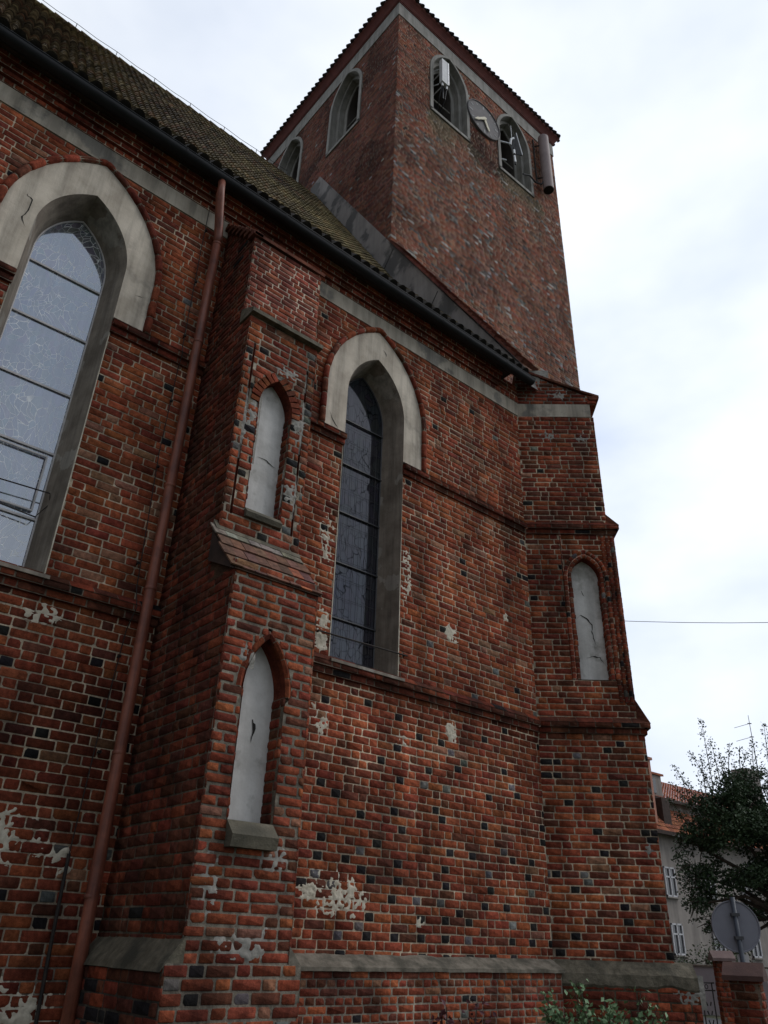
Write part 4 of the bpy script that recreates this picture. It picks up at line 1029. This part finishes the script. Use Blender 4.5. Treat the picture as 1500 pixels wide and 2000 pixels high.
wa = empty("wedge_antenna", (16.0, 12.1, 28.6), "angled steel wedge antenna on arms in the belfry opening right of the clock", "antenna")
mb = MB(); mb.add([(16.02, 12.0, 29.95), (16.20, 11.92, 28.72), (16.02, 12.2, 28.90), (15.84, 12.2, 29.35), (16.05, 12.02, 29.95), (16.23, 11.95, 28.72)], [(0, 1, 2, 3), (0, 4, 5, 1), (4, 5, 2, 3), (0, 3, 4), (1, 5, 2)])
mb.build("antenna_wedge", M_BARD, wa)
mb = MB(); mb.tube([(16.02, 11.985, 29.97), (16.21, 11.91, 28.70)], .022, 6); mb.build("bright_edge", M_STEEL, wa)
mb = MB(); mb.tube([(15.3, 12.4, 29.28), (15.80, 12.15, 29.28)], .035, 8); mb.tube([(15.80, 12.15, 29.2), (15.80, 12.1, 29.5), (15.92, 12.05, 29.62)], .05, 8); mb.tube([(15.3, 12.4, 28.22), (15.62, 12.25, 28.22)], .03, 8); mb.tube([(15.86, 12.1, 29.6), (15.86, 12.1, 30.4)], .014, 6)
mb.build_split("mounting_arm", M_STEEL, wa)
mb = MB(); mb.tube([(15.88, 12.05, 28.85), (15.88, 12.05, 28.62)], .05, 8); mb.tube([(15.88, 12.05, 28.5), (15.88, 12.03, 28.1)], .045, 8); mb.build_split("cable_connector", M_STEEL, wa)
mb = MB(); mb.tube([(15.88, 12.05, 29.0), (15.89, 12.04, 28.4), (15.88, 12.03, 27.98)], .03, 8); mb.build_split("feeder_cable", M_GUT, wa)

ca = empty("cylinder_antenna", (17.70, 11.90, 27.9), "long mauve brown cylindrical antenna hanging at the outer corner of the tower", "antenna")
mb = MB(); mb.tube([(17.70, 11.90, 27.92), (17.70, 11.90, 31.15)], .215, 24); mb.build("antenna_tube", M_CYL, ca, smooth=False)
mb = MB(); mb.tube([(17.70, 11.90, 27.90), (17.70, 11.90, 27.94)], .19, 24); mb.build("dark_base_cap", M_DARK, ca)
mb = MB()
for z in (28.6, 30.6): mb.tube([(17.55, 11.95, z), (17.35, 12.22, z)], .03, 6)
mb.tube([(17.35, 12.16, 28.3), (17.35, 12.16, 31.0)], .03, 8)
mb.build_split("mounting_arm", M_IRON, ca)
mb = MB(); mb.tube([(16.4, 12.1, 27.95), (16.75, 12.05, 28.12), (17.1, 12.05, 28.02), (17.4, 12.0, 28.1), (17.55, 11.95, 28.4)], .032, 7); mb.build_split("feeder_cable", M_GUT, ca)

# ================================================================= GROUND
M_GROUND = mat("grass_and_earth", (.03, .045, .018), (.06, .07, .035), scale=2.5, bump=.8, bscale=14, c3=(.09, .075, .055), s3=.5, f3=(.5, .6))
M_ASPH = mat("asphalt", (.045, .045, .047), (.06, .06, .06), scale=8, bump=.4, bscale=60)
mb = MB(); mb.add([(-600, -600, 0), (900, -600, 0), (900, 900, 0), (-600, 900, 0)], [(0, 1, 2, 3)]); g = mb.build("ground", M_GROUND); g['kind'] = 'structure'
mb = MB(); mb.add([(17.2, -80, .004), (23.5, -80, .004), (23.5, 9, .004), (27, 24.5, .004), (80, 24.5, .004), (80, 30, .004), (22, 30, .004), (17.2, 12, .004)], [(0, 1, 2, 7), (7, 2, 3, 6), (3, 4, 5, 6)]); g = mb.build("road", M_ASPH); g['kind'] = 'structure'

# ================================================================= BACKGROUND, RIGHT
M_HWALL = mat("beige_house_render", (.20, .18, .165), (.26, .235, .215), scale=1.2, bump=.2, streak=(.72, 1.6))
M_WHITE = mat("white_window_paint", (.42, .43, .45), (.52, .52, .54), scale=4)
M_PANE = mat("dark_window_pane", (.02, .024, .03), (.03, .034, .04), rough=.1, spec=.8)
M_WALLW = mat("pale_render_wall", (.27, .26, .275), (.33, .32, .33), scale=1.5, bump=.2)
M_HBR = mat("salmon_chimney_render", (.33, .16, .115), (.40, .20, .15), scale=2)
house = empty("house", (50, 26, 0), "beige rendered house with red tiled mansard roof and white windows, behind the tree", "house")
mb = MB(); mb.box(40, 62, 26, 36, 0, 7.7); mb.build("wall", M_HWALL, house)
def wave_roof(name, parent, x0, x1, pts, m, col, sp=.3, seed=1):
    rg = random.Random(seed); mb = MB()
    for i in range(len(pts)-1):
        (y0, z0), (y1, z1) = pts[i], pts[i+1]; nrow = max(1, int(math.hypot(y1-y0, z1-z0)/.36)); t = Vector((y1-y0, z1-z0)).normalized(); nn = Vector((-t.y, t.x))
        for r_ in range(nrow):
            a_ = Vector((y0, z0)).lerp(Vector((y1, z1)), r_/nrow); b_ = Vector((y0, z0)).lerp(Vector((y1, z1)), (r_+1)/nrow)
            x = x0
            while x < x1-.01:
                c = jit(col, rg, .25); xs = [x, x+sp*.3, x+sp*.6, x+sp]; hs = [0, .05, .05, 0]
                V = [(xx, *(a_+nn*(h+.04))) for xx, h in zip(xs, hs)]+[(xx, *(b_+nn*h)) for xx, h in zip(xs, hs)]
                mb.add(V, [(0, 1, 5, 4), (1, 2, 6, 5), (2, 3, 7, 6)], c); x += sp
    return mb.build(name, m, parent)
wave_roof("lower_roof", house, 39.7, 62.3, [(25.5, 7.62), (27.3, 9.55)], M_TILE, (.33, .13, .075), seed=3)
wave_roof("upper_roof", house, 39.7, 62.3, [(26.7, 9.75), (31, 12.2)], M_TILE, (.36, .12, .07), seed=4)
mb = MB(); mb.box(39.7, 62.3, 25.35, 25.55, 7.45, 7.65); mb.box(39.7, 62.3, 26.45, 26.7, 9.6, 9.78); mb.build_split("eaves_gutter", M_SOFF, house)
mb = MB(); mb.box(40.2, 61.8, 27.0, 35, 7.7, 9.7); mb.build("attic_wall", M_HWALL, house)
mb = MB(); mb.box(43.2, 44.0, 25.95, 27.2, 8.15, 9.6); mb.build("dark_dormer", M_SOFF, house)
dm = MB(); dm.box(43.2, 45.2, 27.0, 29.5, 9.9, 11.2); dm.build("roof_dormer", M_HWALL, house)
mb = MB(); mb.prism([(43.0, 26.9, 11.2), (45.4, 26.9, 11.2), (45.4, 29.6, 11.5), (43.0, 29.6, 11.5)], (0, 0, .12), (.33, .12, .07)); mb.build("dormer_roof", M_TILE, house)
mb = MB(); mb.box(43.5, 44.5, 26.96, 26.99, 10.1, 10.95); mb.build("dormer_pane", M_PANE, house)
mb = MB(); mb.box(41.3, 42.45, 25.9, 27.2, 7.7, 11.6); mb.box(41.2, 42.55, 25.8, 27.3, 11.6, 11.75); mb.build("party_wall_stack", M_HBR, house)
mb = MB(); mb.box(57.6, 59.4, 27.4, 28.6, 9.8, 13.6); mb.build("chimney", M_HWALL, house)
def hwin(x, z):
    w_ = empty("window", (0, 0, 0)); w_.parent = house; w_.location = Vector((x, 25.95, z))-Vector(house.location)
    mb = MB()
    for (a_, c_, d_, e_) in ((-.55, -.47, 0, 1.5), (.47, .55, 0, 1.5), (-.55, .55, 1.42, 1.5), (-.55, .55, 0, .08), (-.04, .04, 0, 1.5), (-.5, .5, .95, 1.03)): mb.box(x+a_, x+c_, 25.90, 25.96, z+d_, z+e_)
    mb.build_split("frame", M_WHITE, w_)
    mb = MB(); mb.box(x-.5, x+.5, 25.965, 25.99, z+.04, z+1.46); mb.build("pane", M_PANE, w_)
    mb = MB(); mb.box(x-.65, x+.65, 25.82, 25.99, z-.08, z-.01); mb.build("sill", M_HWALL, w_)
for x in (42.95, 47.2, 51.4, 55.6):
    for z in (1.55, 4.35): hwin(x, z)
ae = empty("tv_aerial", (45.4, 27.6, 11.0), "thin television aerial mast with side arms above the house roof", "aerial")
k_ = 27.6/20.94
mb = MB(); mb.tube([(45.39*1.31, 20.97*1.31, 11.1), (45.42*1.31, 20.91*1.31, 17.6)], .03, 6)
mb.v = [(v[0]-45.39*1.31+45.40, v[1]-20.97*1.31+20.95, v[2]) for v in mb.v]
mb.v = []; mb.f = []; mb.c = []
sc2 = 1.30; AB = Vector((45.39*sc2, 20.97*sc2, (11.1-1.6)*sc2+1.6)); AT = Vector((45.42*sc2, 20.91*sc2, (13.95-1.6)*sc2+1.6))
ae.location = AB-Vector((0, 0, 1.2))
mb.tube([AB-Vector((0, 0, 1.2)), AT], [.045, .02], 6); mb.build("mast", M_BARD, ae)
mb = MB()
for t, dz in ((.83, -.25), (.56, -.25)):
    p = AB.lerp(AT, t); q = p+Vector((-.9*.55, 1.0, dz)); mb.tube([p, q], .018, 5); 
    mb.tube([p-Vector((.1, -.1, 0)), p+Vector((.1, -.1, 0))], .04, 5)
mb.build_split("side_arm", M_BARD, ae)

# overhead wire
mb = MB(); A_, B_ = Vector((23.4, 19.8, 13.7)), Vector((32.0, 2.0, 11.6)); mb.tube([A_.lerp(B_, t/12)-Vector((0, 0, .5*math.sin(math.pi*t/12))) for t in range(13)], .012, 5)
o = mb.build_at("overhead_wire", M_BARD, tuple(A_)); tag(o, "thin dark overhead wire crossing the sky right of the church", "wire")

# low pale wall with coping
lw = empty("garden_wall", (26, 15, 0), "low pale rendered garden wall with thin coping, behind the iron fence", "wall")
d_ = Vector((.5, -.86, 0)); 
def wallseg(A, B, th, z1, m, parent, name, z0=0):
    A = Vector(A); B = Vector(B); t = (B-A).normalized(); n = Vector((-t.y, t.x, 0))*th/2; mb = MB()
    P_ = [A-n, B-n, B+n, A+n]; mb.add([(p.x, p.y, z0) for p in P_]+[(p.x, p.y, z1) for p in P_], [(0, 1, 5, 4), (1, 2, 6, 5), (2, 3, 7, 6), (3, 0, 4, 7), (4, 5, 6, 7)]); return mb.build(name, m, parent)
wallseg((24.2, 18.2, 0), (26.85, 13.4, 0), .3, 1.28, M_WALLW, lw, "rendered_wall"); wallseg((24.15, 18.3, 0), (26.9, 13.3, 0), .4, 1.335, M_LEDGE, lw, "wall_coping", 1.284)
# brick garden wall
bw = empty("brick_garden_wall", (20.4, 9.2, 0), "dark red brick garden wall with pale coping, right of the gate piers", "wall")
bz = Bricks(51); A_ = Vector((26.9, 13.2, 0)); B_ = Vector((27.9, 9.0, 0)); t = (B_-A_).normalized(); nW = Vector((t.y, -t.x, 0))
if nW.dot(-A_) < 0: nW = -nW
bz.panel(A_, t, nW, 0, 1.28, (0, (B_-A_).length), None, .08, palette((1, 4, 4, 1, 0, 0, 0)), None, None, bond='flem')
bw.location = A_; bz.mesh("brick_face", M_BRICK, bw)
wallseg(tuple(A_-nW*.12), tuple(B_-nW*.12), .34, 1.36, M_LEDGE, bw, "wall_coping", 1.284)

# gate piers
M_CAPD = mat("dark_pier_cap_tile", (.06, .032, .028), (.09, .048, .04), scale=6, bump=.4)
M_CAPT = mat("pier_cap_tile", (.15, .10, .095), (.19, .135, .125), scale=6, bump=.4)
def pier(loc, rot, size, h, label, dark):
    r_ = empty("gate_pier", loc, label, "gate pier", "brick piers of the churchyard gate"); r_.rotation_euler = (0, 0, rot)
    bz = Bricks(60+int(size*100)); s2 = size/2
    pal = palette((4, 5, 2, 0, 0, 0, 0)) if not dark else palette((.5, 2, 5, 3, 0, 0, 0))
    for k in range(4):
        a_ = k*math.pi/2; U = Vector((math.cos(a_), math.sin(a_), 0)); N = Vector((U.y, -U.x, 0)); bz.panel(N*s2, U, N, 0, h, (-s2, s2), None, .078, pal, None, None, joint=.011, bond='flem', S=.24, H=.115, mortar=(.2, .15, .12))
    tmp = empty("x", (0, 0, 0)); o = bz.mesh("brick_shaft", M_BRICK, tmp); o.parent = r_; bpy.data.objects.remove(tmp)
    mb = MB(); e = s2+.06; hh = size*.42
    mb.prism([(-e, -e, h), (e, -e, h), (0, -e, h+hh)], (0, 2*e, 0)); mb.prism([(-e, -e+.0, h-.05), (e, -e, h-.05), (e, -e, h-.001), (-e, -e, h-.001)], (0, 2*e, 0))
    mb.build("ridged_cap", M_CAPD if dark else M_CAPT, r_, local=True)
    return r_
pier((15.82, 8.70, 0), R(42), .29, 1.56, "orange brick gate pier with small ridged cap, farther of the two beside the iron fence", False)
pier((9.78, 5.13, 0), R(20), .31, 1.41, "dark red brick gate pier with wide ridged cap below the round road sign", True)

# iron fence
fe = empty("iron_fence", (15.3, 8.85, 0), "black wrought iron fence panel with paired bars and ring ornaments between buttress and pier", "fence")
FA, FB = Vector((14.2, 9.3, 0)), Vector((15.62, 8.82, 0)); ft = (FB-FA).normalized()
mb = MB()
for z in (1.15, 1.03, .32, .2): mb.tube([(FA.x, FA.y, z), (FB.x, FB.y, z)], .012, 6)
mb.build_split("rail", M_IRON, fe)
L_ = (FB-FA).length
for k in range(5):
    for o_ in (0, .075):
        p = FA+ft*(.12+k*.33+o_)
        if (p-FA).length < L_: mb = MB(); mb.tube([(p.x, p.y, .02), (p.x, p.y, 1.15)], .013, 6); mb.build("bar", M_IRON, fe)
    p = FA+ft*(.12+k*.33+.2)
    if (p-FA).length < L_:
        mb = MB()
        for z, r_ in ((1.09, .035), (.26, .035)): mb.tube([(p.x+ft.x*r_*math.cos(a*.785), p.y+ft.y*r_*math.cos(a*.785), z+r_*math.sin(a*.785)) for a in range(9)], .008, 5)
        for z in (.82, .68, .54): 
            for sx in (-1, 1): mb.tube([(p.x+ft.x*.03*sx, p.y+ft.y*.03*sx, z-.03), (p.x+ft.x*.055*sx, p.y+ft.y*.055*sx, z+.03)], .012, 5)
        mb.build("ring_ornament", M_IRON, fe)

# road sign seen from behind
rs = empty("road_sign", (10.72, 5.62, 0), "round grey road sign seen from behind on a steel post", "road sign")
M_SIGNB = mat("grey_sign_back", (.17, .17, .20), (.20, .20, .23), scale=5, rough=.6)
M_SIGNR = mat("worn_red_rim", (.35, .05, .05))
sc0 = Vector((10.62, 5.58, 1.93)); nd = Vector((-.72, -.69, 0)).normalized(); us = Vector((-nd.y, nd.x, 0))
mb = MB(); ring = lambda r_, d: [tuple(sc0+nd*d+us*(r_*math.cos(2*math.pi*k/40))+Vector((0, 0, r_*math.sin(2*math.pi*k/40)))) for k in range(40)]
mb.loft([ring(.001, 0), ring(.275, 0), ring(.285, .012), ring(.295, .012), ring(.295, -.02), ring(.001, -.02)]); mb.build("sign_disc", M_SIGNB, rs)
mb = MB(); p = sc0+nd*.05; mb.tube([(p.x, p.y, 0), (p.x, p.y, 2.26)], .030, 12); mb.build("post", mat("blue_grey_post", (.035, .042, .055), (.055, .065, .085), rough=.5), rs, smooth=True)
mb = MB()
for z in (1.80, 2.06): mb.box(-.05, .05, -.035, .035, z-.018, z+.018, fr=lambda u, d, zz: tuple(Vector((p.x, p.y, 0))+us*u+nd*d+Vector((0, 0, zz))))
mb.build_split("clamp", M_BARD, rs)
mb = MB(); mb.box(-.04, .10, -.02, -.016, 1.53, 1.62, fr=lambda u, d, zz: tuple(Vector((sc0.x, sc0.y, 0))+us*u+nd*d+Vector((0, 0, zz)))); mb.build("small_plate", M_BAR, rs)

# ------------------------------------------------ vegetation
def leafmat(name, c1, c2, sc=3):
    m = mat(name, c1, c2, scale=sc, rough=.55, spec=.35, lo=.3, hi=.7); return m
M_LEAF = leafmat("dark_tree_leaf", (.018, .036, .016), (.055, .095, .038)); M_LEAFY = leafmat("hedge_leaf", (.02, .035, .015), (.06, .085, .03))
M_ROSE = leafmat("rose_leaf", (.08, .16, .07), (.24, .36, .19), 9); M_PURP = leafmat("purple_leaf", (.05, .012, .016), (.11, .03, .035), 9)
M_BARK = mat("bark", (.04, .03, .022), (.08, .06, .045), scale=12, bump=.6)
def leaf(mb, p, s, rg, fold=.25):
    a = rg.uniform(0, 6.283); b_ = rg.uniform(-1.0, 1.0); d = Vector((math.cos(a)*math.cos(b_), math.sin(a)*math.cos(b_), math.sin(b_)))
    r_ = Vector((rg.uniform(-1, 1), rg.uniform(-1, 1), rg.uniform(-1, 1))); u = d.cross(r_)
    if u.length < .01: return
    u.normalize(); w = d.cross(u)
    mb.add([p-d*s*.5, p+u*s*.32+w*s*fold*.3, p+d*s*.55, p-u*s*.32+w*s*fold*.3], [(0, 1, 2), (0, 2, 3)])
def tree(name, base, h_tr, blobs, nleaf, s, m, label, seed, cat="tree", sprigs=()):
    root = empty(name, base, label, cat); rg = random.Random(seed)
    mbt = MB(); top = Vector((base[0], base[1], h_tr)); mbt.tube([base, Vector(base).lerp(top, .5)+Vector((.05, .03, 0)), top], [.17, .14, .10], 10)
    mb = MB()
    for (c, r_) in blobs:
        c = Vector(c); mid = top.lerp(c, .5)+Vector((rg.uniform(-.2, .2), rg.uniform(-.2, .2), rg.uniform(0, .2))); mbt.tube([top-Vector((0, 0, .3)), mid, c], [.07, .045, .02], 6)
        for k in range(7):
            e = c+Vector((rg.gauss(0, 1), rg.gauss(0, 1), rg.gauss(0, 1))).normalized()*Vector(r_).x*rg.uniform(.6, 1.0); mbt.tube([c, (c+e)/2+Vector((0, 0, .06)), e], [.02, .013, .005], 5)
        n = int(nleaf*(r_[0]*r_[1]*r_[2]))
        for k in range(n):
            v = Vector((rg.gauss(0, 1), rg.gauss(0, 1), rg.gauss(0, 1))).normalized(); q = rg.random()**.42
            p = c+Vector((v.x*r_[0], v.y*r_[1], v.z*r_[2]))*q
            if noise.noise(p*1.5+Vector((seed, 0, 0)))+.35*noise.noise(p*4) < -.08+.3*(q-.6): continue
            leaf(mb, p, s*rg.uniform(.6, 1.25), rg)
    for (a_, b_) in sprigs:
        a_ = Vector(a_); b_ = Vector(b_); mbt.tube([a_, (a_+b_)/2+Vector((0, 0, .05)), b_], [.014, .009, .004], 5)
        L2 = (b_-a_).length
        for k in range(int(L2*120)):
            t = rg.random(); leaf(mb, a_.lerp(b_, t)+Vector((rg.gauss(0, .11), rg.gauss(0, .11), rg.gauss(0, .08)))*(1.35-t), s*rg.uniform(.5, .95), rg)
    mbt.build("trunk", M_BARK, root); mb.build("crown", m, root); return root
# crown left edge runs beside the church's corner; it fills the frame's right side
rgb = Vector((.63, -.78, 0))           # sideways, seen from the church front
C0 = Vector((19.62, 9.95, 0))
def TP(side, z, dep=0): v = C0+rgb*side+Vector((.78, .63, 0))*dep; return (v.x, v.y, z)
blobs = [(TP(.1, 4.3), (1.15, 1.0, .95)), (TP(-.75, 3.9, .2), (.75, .7, .7)), (TP(.9, 4.6), (1.3, 1.1, 1.2)), (TP(.2, 5.15), (.75, .7, .55)), (TP(-.4, 4.8), (.6, .6, .5)), (TP(1.6, 3.6), (1.4, 1.2, 1.2)), (TP(-.2, 3.2, .4), (.95, .8, .55)), (TP(.7, 3.2), (1.1, 1, .7)), (TP(-.75, 2.9, .3), (.5, .5, .32)), (TP(1.4, 2.5), (1.2, 1, .7)), (TP(.2, 2.55, .5), (.7, .7, .22)), (TP(-.5, 2.2, .3), (.6, .5, .14)), (TP(2.4, 4.0), (1.3, 1.2, 1.6)), (TP(-1.0, 3.3, .2), (.5, .5, .4)), (TP(-1.05, 2.65, .2), (.42, .42, .25)), (TP(-.75, 2.2, .4), (.45, .45, .16)), (TP(-.2, 1.95, .2), (.35, .35, .10)), (TP(-1.15, 4.1, .1), (.4, .4, .35))]
spr = []
rg = random.Random(8)
for (s0, z0, s1, z1) in ((-.3, 5.2, -.35, 6.95), (-.7, 4.9, -1.15, 5.9), (-.7, 4.6, -1.35, 5.35), (-.3, 5.1, -.7, 6.2), (-1.0, 4.3, -1.45, 5.0), (.1, 5.5, .25, 6.35), (.7, 5.4, .9, 6.5), (1.1, 5.6, 1.15, 6.8), (-.1, 5.3, -.15, 6.5), (.4, 5.6, .5, 6.3), (-1.1, 3.9, -1.5, 3.6), (-1.0, 3.0, -1.45, 2.9), (-.8, 2.6, -1.2, 2.5), (-.9, 4.9, -1.0, 5.6), (-.2, 2.2, -1.1, 2.1), (-.9, 4.4, -1.3, 4.6), (-1.1, 3.5, -1.5, 3.3), (-1.0, 2.7, -1.45, 2.6), (-.9, 3.2, -1.4, 3.05), (-.5, 2.4, -1.3, 2.3), (-.4, 2.1, -.9, 1.85), (.4, 5.5, .6, 6.1), (-.5, 5.0, -.5, 6.0), (0, 5.4, .05, 6.2)):
    spr.append((TP(s0, z0), TP(s1, z1, rg.uniform(-.3, .3))))
tree("leafy_tree", TP(1.0, 0), 2.6, blobs, 9000, .08, M_LEAF, "dark green leafy tree with loose upward sprigs, behind the round road sign", 3, sprigs=spr)
tree("garden_shrub", (28.0, 15.9, 0), 1.2, [((28.0, 15.9, 1.45), (.75, .7, .55)), ((27.4, 16.6, 1.25), (.7, .7, .4)), ((28.4, 15.2, 1.7), (.7, .7, .6))], 2600, .09, M_LEAFY, "mounded green shrub rising above the low pale wall", 5, "shrub")
def rosebush(name, base, canes, m, label, cat, s, n, seed, sm_=.055):
    root = empty(name, base, label, cat); rg = random.Random(seed); mbt = MB(); mb = MB()
    for (dx, dy, h) in canes:
        a_ = Vector(base)+Vector((dx*.25, dy*.25, 0)); b_ = Vector(base)+Vector((dx, dy, h)); mid = a_.lerp(b_, .6)+Vector((dx*.05, dy*.05, .1)); mbt.tube([a_, mid, b_], [.012, .009, .004], 5)
        for k in range(n):
            t = rg.uniform(.45, 1.02); q = (a_.lerp(mid, t/.6) if t < .6 else mid.lerp(b_, (t-.6)/.4)); leaf(mb, q+Vector((rg.gauss(0, sm_), rg.gauss(0, sm_), rg.gauss(0, sm_*.8))), s*rg.uniform(.6, 1.2), rg)
    mbt.build("stems", M_BARK, root); mb.build("foliage", m, root); return root
rg = random.Random(12); cn = [(rg.uniform(-.75, .75), rg.uniform(-.35, .35), rg.uniform(.85, 1.14)) for k in range(26)]
cn += [(-.30, -.1, 1.28), (-.36, -.1, 1.22), (.45, 0, 1.2)]
RB = Vector((9.05, 6.55, 0)); ux = Vector((.77, -.64, 0)); cn = [(ux.x*c[0]+ux.y*-c[1]*.3, ux.y*c[0]+ux.x*c[1]*.3, c[2]) for c in cn]
rosebush("rose_bush", tuple(RB), cn, M_ROSE, "pale green rose bush growing against the foot of the corner buttress", "bush", .07, 48, 4)
rosebush("purple_shrub", (5.3, 5.4, 0), [(.0, 0, 1.16), (-.12, .05, 1.05), (.10, -.05, 1.02), (.02, .08, 1.10), (.2, -.16, 1.2), (.24, -.2, 1.08), (-.05, 0, 1.0), (.15, -.1, 1.0)], M_PURP, "small dark purple leaved shrub at the foot of the nave plinth", "shrub", .06, 40, 6, .04)
